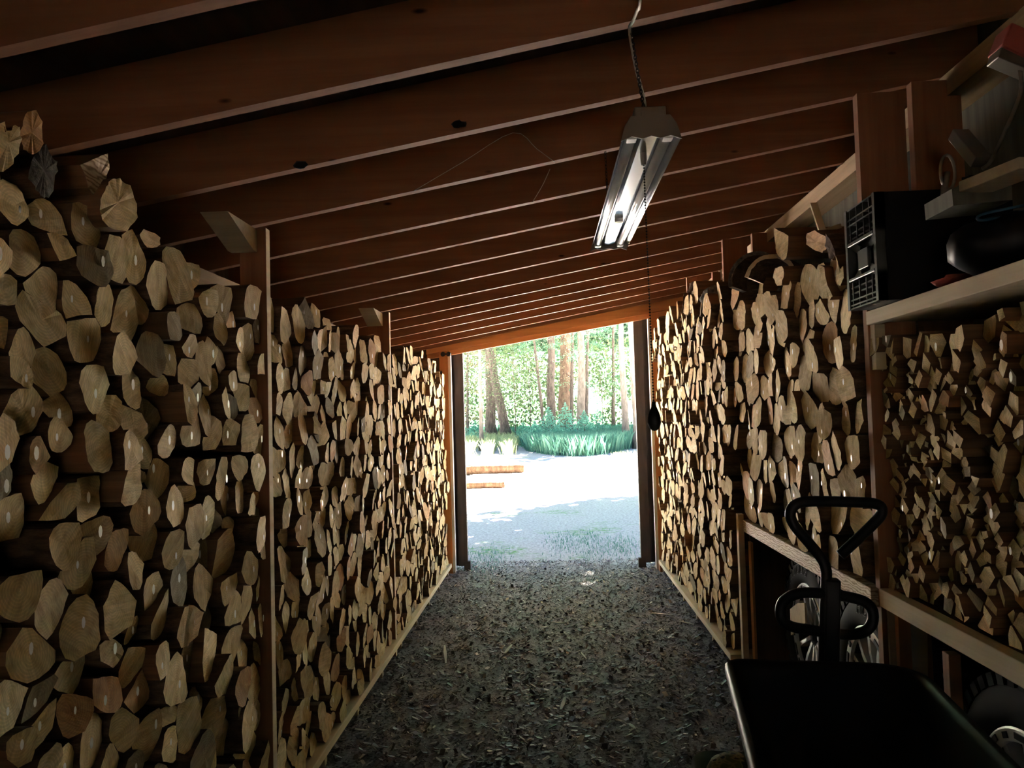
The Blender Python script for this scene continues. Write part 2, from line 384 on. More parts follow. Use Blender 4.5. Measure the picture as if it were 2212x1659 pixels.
# short corbels of pale wood beside the left posts
for Y, x, l in ((3.0,-1.17,'near'), (5.42,-1.20,'far')):
    o = MB().prism([(Y-.30, rz_(x)-.012),(Y-.022, rz_(x)-.012),(Y-.022, rz_(x)-.10),(Y-.06, rz_(x)-.10)], 0, x-.05, x+.05).build('corbel', M_PALE)
    tag(o, f'pale wooden corbel block bracing the {"nearer" if l=="near" else "farther"} left post to the roof', 'corbel')

# decks the firewood stands on
def deck(side, y0, y1, xf, name, label):
    e = empty(name, (side*1.35,(y0+y1)/2,0), label=label, cat='platform')
    s = 1 if side > 0 else -1
    a, b = sorted((xf, s*1.6))
    MB().box((a-s*side*0,y0,.075),(b,y1,.115)).build('deck_board', M_SHELFW, e, bevel=.003).location = (-side*1.35,-(y0+y1)/2,0)
    n = int((y1-y0)/.62)
    for i in range(n+1):
        y = y0+.06+(y1-y0-.16)*i/max(n,1)
        a2, b2 = sorted((xf+s*.03, s*1.55))
        MB().box((a2,y,0),(b2,y+.04,.075)).build('joist', M_BEAMY, e).location = (-side*1.35,-(y0+y1)/2,0)
deck(-1, .5, 8.2, -1.075, 'firewood_platform', 'low pale wooden platform along the left firewood stack')
deck(1, 4.96, 8.2, 1.055, 'firewood_platform', 'low pale wooden platform under the far right firewood stack')
o = MB().box((-.04,-.06,0),(.06,.06,.09)).build('foot_block', M_POST, loc=(1.10,8.2,0)); tag(o, 'small wooden foot block at the base of the right door post', 'block')

# lower shelf, right: the board that carries the kindling and the middle bay
XS = 1.145
e = empty('lower_shelf', (1.35,3.0,.87), label='long wooden shelf at waist height above the wheels, carrying kindling and firewood', cat='shelf')
def ch(o, e):
    o.location = -e.location; o.parent = e; return o
ch(MB().box((XS,2.965,.875),(XS+.045,4.9,.945)).build('front_board', M_WILD, bevel=.003), e)
ch(MB().box((XS+.02,.5,.885),(XS+.065,2.94,.950)).build('edge_board', M_SHELFW, bevel=.003), e)
ch(MB().box((XS+.05,.5,.925),(1.6,4.9,.943)).build('deck_panel', M_WALL), e)
for y, x0, l in ((4.90,1.115,'at the far end of the wheel bay'),):
    o = MB().box((x0,y-.02,0),(x0+.035,y+.03,.98)).build('shelf_post', M_PALE, bevel=.002); tag(o, 'slim pale upright '+l+' under the shelf', 'post')
o = MB().box((1.165,4.80,0),(1.18,4.86,.82)).build('stud', M_ORANGE, bevel=.002); tag(o, 'narrow orange strip of wood just inside the wheel bay', 'stud')
o = MB().box((1.19,4.90,0),(1.60,4.93,.87)).build('partition', M_WALL); tag(o, 'dark board partition at the far end of the wheel bay', 'partition')
# cleat and short boards at the near post, strut farther on
p0 = aY(1948,1300,2.93); p1 = aY(1955,1405,2.93)
o = MB().prism([(1.188,.60),(1.20,.50),(1.31,.44),(1.325,.885),(1.188,.885)], 1, 2.925, 2.938).build('gusset_board', M_PALE); tag(o, 'pale pointed offcut board hanging behind the slim strut below the shelf corner', 'board')
o = MB().box((1.208,2.895,0),(1.252,2.922,.98)).build('shelf_strut', M_ORANGE, bevel=.002); tag(o, 'slim orange-brown strut under the shelf corner behind the cart', 'strut')
q = aY(2052,1410,2.42); q2 = aY(2080,1535,2.42)
o = MB().box((q.x-.014,2.40,.0),(q.x+.022,2.44,q.z)).build('shelf_strut', M_POST, bevel=.002); tag(o, 'short upright wooden strut standing in the dark below the kindling', 'strut')
# upper shelf
e = empty('upper_shelf', (1.35,2.0,1.9), label='high wooden shelf holding the black crate and the tools', cat='shelf')
ch(MB().box((1.165,.5,1.905),(1.205,2.94,1.955)).build('edge_board', M_SHELFW, bevel=.003), e)
ch(MB().box((1.205,.5,1.915),(1.60,2.94,1.934)).build('shelf_board', M_PALE), e)
ch(MB().box((1.178,2.90,1.74),(1.215,2.94,1.905)).build('bracket', M_PALE, bevel=.002), e)

# ------------------------------------------------------------------ firewood packing
def clip(poly, nx, ny, c):
    out = []; n = len(poly)
    for i in range(n):
        a, b = poly[i], poly[(i+1) % n]; da = nx*a[0]+ny*a[1]-c; db = nx*b[0]+ny*b[1]-c
        if da <= 0: out.append(a)
        if da*db < 0:
            s = da/(da-db); out.append((a[0]+(b[0]-a[0])*s, a[1]+(b[1]-a[1])*s))
    return out
def pack(seeds, rect):
    # seeds: (y, z, ry, rz, weight); power cells within rect=(y0,y1,z0,z1)
    P = seeds; cells = []
    grid = {}
    G = .16
    for i, s in enumerate(P): grid.setdefault((int(s[0]//G), int(s[1]//G)), []).append(i)
    for i, s in enumerate(P):
        y, z = s[0], s[1]; w = .2
        poly = [(max(rect[0],y-w),max(rect[2],z-w)),(min(rect[1],y+w),max(rect[2],z-w)),(min(rect[1],y+w),min(rect[3],z+w)),(max(rect[0],y-w),min(rect[3],z+w))]
        gi, gj = int(y//G), int(z//G)
        for a in range(-2,3):
            for b in range(-2,3):
                for j in grid.get((gi+a,gj+b), ()):
                    if j == i: continue
                    q = P[j]; dx, dy = q[0]-y, q[1]-z; d2 = dx*dx+dy*dy
                    if d2 < 1e-8 or d2 > .12: continue
                    d = math.sqrt(d2); c = (d2 + s[4]**2 - q[4]**2)/(2*d)
                    c = max(.18*d, min(.82*d, c))
                    nx, ny = dx/d, dy/d
                    poly = clip(poly, nx, ny, c + nx*y+ny*z)
                    if len(poly) < 3: break
        cells.append(poly)
    return cells
def radial(poly, c, ry, rz, rot, gap, rng, K=15, rag=.02):
    # outline seen from c, limited by an ellipse; returns [(dy,dz,bark?)]
    cr, sr = math.cos(rot), math.sin(rot)
    angs = [2*PI*k/K+rng.uniform(-.08,.08) for k in range(K)]
    for (y, z) in poly:
        a = math.atan2(z-c[1], y-c[0]) % (2*PI)
        angs.append(a)
    angs = sorted(angs); aa = [angs[0]]
    for a in angs[1:]:
        if a-aa[-1] > (.22 if K == 0 else .10): aa.append(a)
    out = []
    n = len(poly)
    for a in aa:
        ux, uy = math.cos(a), math.sin(a)
        rp = 9
        for i in range(n):
            (x1,y1),(x2,y2) = poly[i], poly[(i+1)%n]
            ex, ey = x2-x1, y2-y1; den = ux*ey-uy*ex
            if abs(den) < 1e-9: continue
            tt = ((x1-c[0])*ey-(y1-c[1])*ex)/den; s = ((x1-c[0])*uy-(y1-c[1])*ux)/den
            if tt > 0 and -1e-6 <= s <= 1+1e-6: rp = min(rp, tt)
        lx, ly = ux*cr+uy*sr, -ux*sr+uy*cr
        re = 1/(abs(lx/ry)**2.2+abs(ly/rz)**2.2)**(1/2.2)
        bark = re < rp
        r = min(rp-gap, re); r = max(r, .012)
        r *= 1+rng.uniform(-rag, rag)
        out.append((r*ux, r*uy, bark))
    return out
def radial_hit(poly, c, ux, uy):
    rp = .1; n = len(poly)
    for i in range(n):
        (x1,y1),(x2,y2) = poly[i], poly[(i+1)%n]; ex, ey = x2-x1, y2-y1; den = ux*ey-uy*ex
        if abs(den) < 1e-9: continue
        tt = ((x1-c[0])*ey-(y1-c[1])*ex)/den; s = ((x1-c[0])*uy-(y1-c[1])*ux)/den
        if tt > 0 and -1e-6 <= s <= 1+1e-6: rp = min(rp, tt)
    return rp
def piece_shape(rng, kind):
    # a split or whole log end in unit size: [(x, y, bark?)]
    if kind == 'round':
        return [(math.cos(2*PI*k/16), math.sin(2*PI*k/16), True) for k in range(16)]
    if kind == 'half':
        d = rng.uniform(-.15,.35); h = math.sqrt(1-d*d); a0 = math.atan2(h, d)
        P = [(math.cos(a0+(2*PI-2*a0)*k/11), math.sin(a0+(2*PI-2*a0)*k/11), True) for k in range(12)]
        return P + [(d+rng.uniform(-.05,.05), -h*.4, False), (d+rng.uniform(-.05,.05), h*.35, False)]
    if kind == 'wedge':
        w = rng.uniform(.55, 1.05); a0 = -w/1
        P = [(math.cos(a0+2*w*k/7), math.sin(a0+2*w*k/7), True) for k in range(8)]
        return P + [(.52+rng.uniform(-.05,.05), math.sin(w)*.52, False), (0, 0, False), (.5+rng.uniform(-.05,.05), -math.sin(w)*.5, False)]
    if kind == 'slab':
        t = rng.uniform(.35,.6); P = [(math.cos(PI*k/9)*1.0, t*math.sin(PI*k/9), True) for k in range(10)]
        return P + [(-.45, -.12+rng.uniform(-.08,.08), False), (.4, -.16+rng.uniform(-.08,.08), False)]
    P = []                                                     # chunk: four or five split faces
    n = rng.choice((4,4,5)); a0 = rng.uniform(0,6)
    for k in range(n):
        a = a0+2*PI*k/n+rng.uniform(-.3,.3); P.append((math.cos(a), math.sin(a), False))
    Q = []
    for i in range(n):
        a, b = P[i], P[(i+1)%n]
        for q in (0,.33,.66): Q.append((a[0]+(b[0]-a[0])*q, a[1]+(b[1]-a[1])*q, False))
    return Q
def fit_piece(rng, poly, c, gap, rag, over=1.10, kinds=('round','half','half','wedge','wedge','slab','chunk')):
    best = None; n = len(poly)
    E = [(poly[i], poly[(i+1)%n]) for i in range(n)]
    k0 = rng.choice(kinds)
    for tr in range(12):
        kd = k0 if tr < 9 else rng.choice(kinds)
        P = piece_shape(rng, kd); rot = rng.uniform(0, 2*PI); asp = rng.uniform(.72, 1.0)
        mx = sum(p[0] for p in P)/len(P); my = sum(p[1] for p in P)/len(P); co, si = math.cos(rot), math.sin(rot)
        Q = [((x-mx)*co-(y-my)*asp*si, (x-mx)*si+(y-my)*asp*co, b) for x, y, b in P]
        sc_ = 9
        H = []
        for x, y, b in Q:
            r_ = math.hypot(x, y)+1e-9; rp = radial_hit(poly, c, x/r_, y/r_)-gap; H.append((r_, rp)); sc_ = min(sc_, rp/r_)
        ks = sc_*1.62
        R2 = []
        for (x, y, b), (r_, rp) in zip(Q, H):
            rr = min(ks*r_, rp); R2.append((x/r_*rr, y/r_*rr, b))
        A = area([(a, b2) for a, b2, _ in R2])
        if best is None or A > best[0]: best = (A, R2)
    out = []
    P = best[1]; m_ = len(P)
    for i in range(m_):
        a, b = P[i], P[(i+1)%m_]
        out.append(a)
        if math.hypot(a[0]-b[0], a[1]-b[1]) > .035: out.append(((a[0]+b[0])/2, (a[1]+b[1])/2, a[2] and b[2]))
    return [(x*(1+rng.uniform(-rag,rag)), y*(1+rng.uniform(-rag,rag)), b) for x, y, b in out]
def area(pts): return .5*abs(sum(pts[i][0]*pts[(i+1)%len(pts)][1]-pts[(i+1)%len(pts)][0]*pts[i][1] for i in range(len(pts))))
def make_log(rng, poly, seed, side, gap=.003, cutp=.42, length=.38, tone=None, greyp=.04, dotp=.5, rag=.02, rot=None, quad=False):
    """geometry of one piece in local axes: end face at x=0 looking to -side, body running to +side*length"""
    y, z, ry, rz, w = seed[:5]
    if len(poly) < 3: return None
    if cutp and quad and rng.random() < cutp:
        a = rng.uniform(0, 2*PI); d = rng.uniform(.10,.6)*min(ry, rz)
        if quad: d = rng.uniform(.0,.012)
        p2 = clip(poly, math.cos(a), math.sin(a), d + math.cos(a)*y + math.sin(a)*z)
        if len(p2) >= 3 and area(p2) > (.0006 if quad else .0016): poly = p2
    cx = sum(p[0] for p in poly)/len(poly); cy = sum(p[1] for p in poly)/len(poly)
    if quad and rng.random() < .25:
        a0 = rng.uniform(0, PI); sides = 4 if rng.random() < .78 else 3; asp = rng.uniform(.35, 1.0); u = []
        for k in range(sides):
            a = 2*PI*k/sides + (PI/4 if sides == 4 else 0); x, y_ = math.cos(a)+rng.uniform(-.18,.18), math.sin(a)*asp+rng.uniform(-.12,.12)
            u.append((x*math.cos(a0)-y_*math.sin(a0), x*math.sin(a0)+y_*math.cos(a0)))
        sc_ = 9
        for x, y_ in u:
            r_ = math.hypot(x, y_); rp = radial_hit(poly, (cx, cy), x/r_, y_/r_); sc_ = min(sc_, (rp-gap)/r_)
        out = []
        for k in range(sides):
            a, b = u[k], u[(k+1)%sides]
            for q in (0, .5): out.append((sc_*(a[0]+(b[0]-a[0])*q)+rng.uniform(-.0006,.0006), sc_*(a[1]+(b[1]-a[1])*q)+rng.uniform(-.0006,.0006), False))
    elif quad:
        out = []
        for (a, b) in poly:
            a -= cx; b -= cy; d = math.hypot(a, b)+1e-9
            if out and math.hypot(a-out[-1][0], b-out[-1][1]) < .006: continue
            f = min(d, .046)*(1-gap/.022); out.append((a/d*f, b/d*f, False))
    else: out = fit_piece(rng, poly, (cx, cy), gap, rag)
    n = len(out)
    if n < (3 if quad else 5): return None
    A = area([(a,b) for a,b,_ in out])
    if A < (.00012 if quad else .0004): return None
    ty, tz = rng.uniform(-.16,.16), rng.uniform(-.16,.16)      # slope of the saw cut
    ay, az = rng.uniform(-.008,.008), rng.uniform(-.008,.008)      # drift of the body
    tn = rng.random()**1.0 if tone is None else tone
    tn = .12+.8*tn if rng.random() > .12 else rng.choice((.02,.97,.05))
    if tone is not None: tn = tone
    V, F, Mi, UV = [], [], [], []
    pr = rng.uniform(0, .05); pa = rng.uniform(0, 2*PI); piy, piz = pr*math.cos(pa), pr*math.sin(pa)
    ur = rng.uniform(0, 2*PI); cu, su = math.cos(ur), math.sin(ur)
    def uvp(a, b): a -= piy; b -= piz; return (a*cu-b*su, a*su+b*cu)
    V.append((side*(rng.uniform(-.002,.004)), 0, 0))
    ring = [(side*(a*ty+b*tz)+side*rng.uniform(-.0015,.0025), a, b) for a, b, _ in out]
    V += ring
    ring2 = [(side*(length+a*ty), a*.93+ay*length, b*.93+az*length) for a, b, _ in out]
    V += ring2
    for i in range(n):
        j = (i+1) % n
        F.append((0, 1+i, 1+j) if side < 0 else (0, 1+j, 1+i)); Mi.append(0)
        UV += [uvp(0,0), uvp(*out[i][:2]), uvp(*out[j][:2])] if side < 0 else [uvp(0,0), uvp(*out[j][:2]), uvp(*out[i][:2])]
    grey = rng.random() < greyp
    for i in range(n):
        j = (i+1) % n
        f = (1+i, 1+n+i, 1+n+j, 1+j) if side < 0 else (1+i, 1+j, 1+n+j, 1+n+i)
        F.append(f); Mi.append(2 if (out[i][2] and out[j][2]) or (out[i][2] and rng.random()<.5) else 1); UV += [(0,0)]*4
    if rng.random() < dotp:
        a, b = rng.uniform(-.3,.3)*ry, rng.uniform(-.3,.3)*rz; r1 = rng.uniform(.0055,.0105); k0 = len(V)
        for k in range(8):
            an = 2*PI*k/8; V.append((side*(a*ty+b*tz)-side*.0035, a+r1*.8*math.cos(an), b+r1*1.5*math.sin(an)))
        F.append(tuple(range(k0,k0+8)) if side < 0 else tuple(range(k0,k0+8))[::-1]); Mi.append(3); UV += [(0,0)]*8
    nb = sum(1 for q in out if q[2])
    shape = 'round' if nb > .8*n else ('half-round' if nb > .42*n else ('wedge-shaped' if n < 17 or nb > .15*n else 'block-shaped'))
    return dict(V=V, F=F, M=Mi, UV=UV, tone=tn, A=A, c=(cx,cy), shape=shape, grey=grey, n=n)
LM = [M_END, M_SPLIT, M_BARK, M_DOT]
def put_uv(me, uvs, tones):
    ul = me.uv_layers.new(name='UVMap'); ul.data.foreach_set('uv', [c for u in uvs for c in u])
    at = me.attributes.new('tone', 'FLOAT', 'POINT'); at.data.foreach_set('value', tones)
def log_object(name, g, loc):
    me = bpy.data.meshes.new(name); me.from_pydata(g['V'], [], g['F'])
    for mm in LM: me.materials.append(mm)
    me.polygons.foreach_set('material_index', g['M']); put_uv(me, g['UV'], [g['tone']]*len(g['V'])); me.update()
    o = bpy.data.objects.new(name, me); C.objects.link(o); o.location = loc; return o
def log_mass(name, items):
    V, F, Mi, UV, T = [], [], [], [], []
    for g, loc in items:
        k = len(V); V += [(a+loc[0], b+loc[1], c+loc[2]) for a, b, c in g['V']]; F += [tuple(i+k for i in f) for f in g['F']]
        Mi += g['M']; UV += g['UV']; T += [g['tone']]*len(g['V'])
    me = bpy.data.meshes.new(name); me.from_pydata(V, [], F)
    for mm in LM: me.materials.append(mm)
    me.polygons.foreach_set('material_index', Mi); put_uv(me, UV, T); me.update()
    o = bpy.data.objects.new(name, me); C.objects.link(o); return o
def interp(tab, y):
    if y <= tab[0][0]: return tab[0][1]
    for (a, b), (c, d) in zip(tab, tab[1:]):
        if y <= c: return b+(d-b)*(y-a)/(c-a)
    return tab[-1][1]
def grid_seeds(rng, y0, y1, z0, top, sy, sz, jit=.33, k=(.52,.80)):
    out = []; nz = int(3.2/sz); j = 0; zz = z0+sz*.45
    while zz < 3.2:
        n = int(round((y1-y0)/sy)); st_ = (y1-y0)/n
        for i in range(n):
            y = y0+(i+.5+(.25 if j % 2 else -.25))*st_ + rng.uniform(-jit,jit)*st_; y = min(max(y, y0+.02), y1-.02)
            z = zz+rng.uniform(-jit,jit)*sz
            if z > top(y)+rng.uniform(-.05,.02): continue
            a = sy*rng.uniform(*k); b = a*rng.uniform(.8,1.25)
            out.append((y, max(z, z0+.02), a*1.12, b*1.12, rng.uniform(.02,.06)))
        zz += sz; j += 1
    return out
ALL = []     # (geometry, location, bay)
# --- nearest left bay: pieces at the centres where the photo shows them (px, py, w, h)
L2 = """45,390,130,170 250,150,180,280 350,370,200,220 430,60,150,230 620,230,170,260 830,190,210,240 940,170,150,320 1110,390,190,280 1265,320,130,300 1350,300,90,160 300,610,290,320 580,470,200,260 765,500,120,330 890,600,150,360 1035,530,130,250 1310,620,190,230 1130,650,90,180 1405,490,160,160 1545,520,90,230 1625,610,80,130 1710,480,70,170 190,800,220,260 380,950,200,320 615,740,210,330 800,840,210,220 1030,830,170,260 1150,870,150,190 1305,760,110,210 1505,660,110,180 1605,730,80,170 1480,840,150,190 1585,870,80,170 1690,920,100,220 1800,730,90,230 1805,880,90,220 630,1050,210,300 950,1090,120,300 1125,1040,160,140 1305,970,140,200 1490,1010,80,190 1610,1010,90,150 1690,1120,120,180 1820,1070,110,180 160,1230,260,270 450,1210,270,190 745,1240,220,220 1100,1260,130,290 920,1320,150,230 1330,1330,160,230 1340,1110,80,160 1525,1180,70,210 1620,1190,100,190 1765,1220,90,150 370,1390,260,210 655,1480,150,320 830,1500,180,220 1500,1370,90,200 1595,1380,120,170 1690,1370,90,200 1805,1410,90,180 200,1530,220,200 985,1540,180,200 1160,1430,160,200 1265,1190,80,220 60,730,100,250 60,980,120,220 20,1120,120,200"""
L3 = """20,100,80,220 120,-20,200,120 290,110,240,200 350,210,200,160 540,190,150,200 690,110,110,200 770,40,130,110 880,100,130,190 980,50,110,130 1050,140,90,130 1120,50,70,120 1190,100,120,190 1240,190,70,160 1310,180,70,180 1420,170,80,140 1390,60,90,160 80,300,190,190 800,260,140,200 930,220,120,190 1060,330,110,200 1145,310,90,210 1215,280,80,160 1455,300,70,180 330,450,230,220 405,550,190,210 560,400,170,220 640,480,130,190 550,640,210,190 720,590,190,180 835,410,110,200 935,480,90,270 1090,500,120,170 1170,500,70,250 1245,490,100,240 1310,370,60,200 1370,390,90,200 1460,480,65,170 1325,560,70,150 1390,580,90,190 1005,660,125,240 840,740,130,210 1125,650,110,230 1250,700,100,180 1190,820,100,160 1290,790,90,190 1370,730,100,200 1460,680,60,230 80,740,210,220 280,790,270,270 430,890,190,300 640,790,190,250 760,880,130,190 880,840,120,240 1060,860,140,180 1400,870,60,200 1450,850,70,190 20,930,60,170 140,1070,290,260 440,1180,270,220 650,1030,190,200 730,1110,120,200 870,1060,140,200 1075,1060,60,220 1160,1040,130,260 1280,1000,120,230 1380,1060,80,200 1450,1010,70,160 60,1320,240,260 400,1340,150,240 610,1220,180,220 770,1260,170,240 945,1200,130,240 1200,1150,110,240 1280,1220,80,190 1400,1200,110,240 240,1450,150,200 270,1540,200,160 710,1450,170,230 930,1370,150,140 1045,1410,120,220 1185,1390,130,240 1260,1520,120,220 1350,1400,110,240 1450,1380,70,200 1400,1540,100,200 530,1510,140,250 830,1490,140,220 920,1530,110,200 60,1540,180,180 640,1610,150,150 1090,1560,100,200 1440,1600,70,170 190,1310,150,180 1180,1600,110,150 390,1610,160,140 720,1640,150,120"""
def px_seeds():
    out = []
    for tab, s, ox, oy in ((L2, 3.16, 0, 500), (L3, 2.514, 0, 1000)):
        for it in tab.split():
            x, y, w, h = map(float, it.split(','))
            px, py = x/s+ox, y/s+oy
            p = aX(px, py, -1.09); dY = abs(aX(px+.5, py, -1.09).y-aX(px-.5, py, -1.09).y)
            ry = w/s*dY/2; rz = h/s*p.y/CF/2
            e = 1.3 if R_.random() < .6 else 1.15; out.append((p.y, p.z, ry*e, rz*e, min(ry,rz)))
    # top of the pile
    for px, py, w, h in ((68,285,62,86),(20,320,60,120),(15,215,30,60),(90,370,60,125),(215,385,52,110),(255,441,84,118),(135,475,66,90),(196,490,62,74),(30,435,80,80),(8,480,40,110),(320,515,48,44),(-20,560,60,80),(-30,380,60,90)):
        p = aX(px, py, -1.09); dY = abs(aX(px+.5, py, -1.09).y-aX(px-.5, py, -1.09).y)
        ry = w*dY/2; rz = h*p.y/CF/2
        if (px, py) in ((68,285),(20,320),(90,370),(215,385),(255,441),(15,215)): out.append((p.y, p.z, ry*1.2, rz*1.2, min(ry,rz), 'ghost')); continue
        e = 1.3 if R_.random() < .6 else 1.15; out.append((p.y, p.z, ry*e, rz*e, min(ry,rz)))
    return out
rng = random.Random(11)
S = px_seeds()
# fill what the photo does not resolve (dark gaps, bottom rows, beyond the frame)
fill = grid_seeds(rng, .6, 2.93, .115, lambda y: interp([(0.6,2.25),(1.75,2.26),(2.1,2.15),(2.4,2.02),(2.93,1.98)], y), .125, .115)
for s in fill:
    if all((s[0]-q[0])**2+(s[1]-q[1])**2 > (.085 if s[0] > 1.5 else .075)**2 for q in S) and s[1] < 2.2: S.append(s)
cells = pack(S, (.55, 2.955, .116, 2.45))
for s, c in zip(S, cells):
    for nx, ny, ee in ((1,0,s[2]),(-1,0,s[2]),(0,1,s[3]),(0,-1,s[3])):
        if len(c) > 2: c = clip(c, nx, ny, ee*1.10+nx*s[0]+ny*s[1])
    g = make_log(rng, c, s, -1, cutp=.18, dotp=.6, rot=0)
    if g and len(s) == 5: ALL.append((g, (-1.10+rng.gauss(0,.017), g['c'][0], g['c'][1]), 'nearest left bay'))
def simple_bay(side, y0, y1, z0, top, xf, bay, sy=.118, sz=.108, cutp=.36, dotp=.35, sig=.018, seed=1, **kw):
    rg = random.Random(seed)
    S = grid_seeds(rg, y0, y1, z0, top, sy, sz); cells = pack(S, (y0, y1, z0, 3.2))
    for s, c in zip(S, cells):
        ln_ = .38
        if side > 0 and (abs(s[0]-YP2+.02) < .13 or abs(s[0]-YP3) < .13): ln_ = .06      # short offcuts in front of the posts
        for nx, ny in ((1,0),(-1,0),(0,1),(0,-1)):
            if len(c) > 2: c = clip(c, nx, ny, (s[2] if nx else s[3])+nx*s[0]+ny*s[1])
        g = make_log(rg, c, s, side, cutp=cutp, dotp=dotp, length=ln_, **kw)
        if g: ALL.append((g, (xf+rg.gauss(0,sig), g['c'][0], g['c'][1]), bay))
simple_bay(-1, 3.07, 5.36, .116, lambda y: interp([(3.07,2.10),(3.6,2.13),(4.2,2.10),(5.4,2.08)], y), -1.105, 'second left bay', seed=3)
simple_bay(-1, 5.48, 8.18, .116, lambda y: interp([(5.4,2.08),(6.6,2.13),(8.2,2.08)], y), -1.11, 'far left bay', seed=4)
simple_bay(1, 4.98, 8.18, .116, lambda y: interp([(4.98,2.35),(6,2.50),(6.6,2.50),(8.2,2.44)], y), 1.095, 'far right bay', seed=5)
simple_bay(1, 3.02, 4.96, .946, lambda y: interp([(3.0,1.98),(3.2,2.18),(3.5,2.22),(4.0,2.25),(4.96,2.36)], y), 1.165, 'middle right bay', sy=.138, sz=.142, seed=6, cutp=.4, dotp=.6)
# rank what shows largest
def shown(g, loc):
    q = toPx(loc)
    if q is None or not (-20 < q[0] < FW+20 and -20 < q[1] < FH+20): return 0
    d = Vector(loc)-CAM; return g['A']*abs(d.x)/d.length**3
order = sorted(range(len(ALL)), key=lambda i: -shown(ALL[i][0], ALL[i][1]))
top300 = set(order[:300])
ORD = ['bottom','second','third','fourth','fifth','sixth','seventh','eighth','ninth','tenth','eleventh','twelfth','thirteenth','fourteenth','fifteenth','sixteenth','seventeenth','eighteenth','nineteenth','twentieth','twenty-first','twenty-second','twenty-third','twenty-fourth','twenty-fifth','twenty-sixth','twenty-seventh','twenty-eighth','twenty-ninth','thirtieth']
def tone_word(t):
    return 'weathered grey' if t < .1 else 'tan' if t < .4 else 'pale' if t < .72 else 'cream' if t < .9 else 'orange-brown'
def name_columns(idx, items, colw, yedge, sgn, wh):
    cols = {}
    for i in idx:
        loc = items[i][1]; c = int(max(0, (yedge-loc[1])*sgn)//colw); cols.setdefault(c, []).append(i)
    lab = {}
    for c, v in cols.items():
        v.sort(key=lambda i: items[i][1][2])
        for r, i in enumerate(v): lab[i] = (c, r)
    return lab
bays = {}
for i in range(len(ALL)): bays.setdefault(ALL[i][2], []).append(i)
BREF = {'nearest left bay': (2.955, 1, .13, 'left of the first left post', .13), 'second left bay': (3.07, -1, .13, 'beyond the first left post', .13),
        'middle right bay': (3.02, -1, .13, 'beyond the wide right post', .13), 'far right bay': (4.98, -1, .13, 'beyond the wheel bay', .13), 'far left bay': (5.48,-1,.13,'beyond the second left post',.13)}
mass = []
COLN = ['first','second','third','fourth','fifth','sixth','seventh','eighth','ninth','tenth','eleventh','twelfth','thirteenth','fourteenth','fifteenth','sixteenth','seventeenth','eighteenth','nineteenth','twentieth','twenty-first','twenty-second','twenty-third','twenty-fourth','twenty-fifth']+['twenty-'+q for q in ('sixth','seventh','eighth','ninth')]+['thirtieth']+['thirty-'+q for q in ('first','second','third','fourth','fifth','sixth','seventh','eighth','ninth')]
for bay, idx in bays.items():
    ye, sg, cw, ref, _ = BREF[bay]
    lab = name_columns(idx, ALL, cw, ye, sg, None)
    for i in idx:
        g, loc, _b = ALL[i]
        if i in top300:
            c, r = lab[i]; tw = tone_word(g['tone'])
            o = log_object('firewood_log', g, loc)
            rr = 'bottom of' if r == 0 else f'{ORD[min(r,29)]} up in'
            tag(o, f'{tw} {g["shape"]} firewood end, {rr} {COLN[min(c,38)]} column {ref}', 'firewood log', 'firewood logs in the ' + bay)
        else: mass.append((g, loc))
tag(log_mass('firewood_logs', mass), 'farther split firewood filling both long stacks towards the doorway', 'firewood', kind='stuff')
# --- kindling on the lower shelf
KN = []
rg = random.Random(21)
def ktop(y): return 1.80
S = []
for i in range(-60, 60):
    for j in range(-60, 60):
        p_ = .046; th = .62; u_, v_ = i*p_, j*p_*.95
        y = 1.85+u_*math.cos(th)-v_*math.sin(th); z = 1.4+u_*math.sin(th)+v_*math.cos(th)
        y += .02*math.sin(z*13+y*5)+rg.uniform(-.008,.008); z += .018*math.sin(y*11)+rg.uniform(-.008,.008)
        if .72 < y < 2.92 and .965 < z < 1.80+.05*math.sin(y*7) and rg.random() < .94: S.append((y, z, .042, .042, rg.uniform(0,.012)))
cells = pack(S, (.7, 2.938, .951, 1.86))
for s, c in zip(S, cells):
    g = make_log(rg, c, s, 1, gap=.0018, cutp=.25, quad=True, length=.27, dotp=.06, rag=.01, greyp=0)
    if g: KN.append((g, (1.215+rg.gauss(0,.020), g['c'][0], g['c'][1]), 'k'))
order = sorted(range(len(KN)), key=lambda i: -shown(KN[i][0], KN[i][1])); topk = set(order[:300])
lab = name_columns(list(range(len(KN))), KN, .048, 2.93, 1, None); mass = []
for i, (g, loc, _b) in enumerate(KN):
    if i in topk:
        c, r = lab[i]; o = log_object('kindling_stick', g, loc)
        rr = 'bottom of' if r == 0 else f'{ORD[min(r,29)]} up in'
        tag(o, f'thin {tone_word(g["tone"])} kindling stick, {rr} {COLN[min(c,38)]} column before the wide post', 'kindling', 'kindling sticks on the lower shelf')
    else: mass.append((g, loc))
tag(log_mass('kindling_sticks', mass), 'small kindling sticks filling the rest of the lower shelf', 'kindling', kind='stuff')


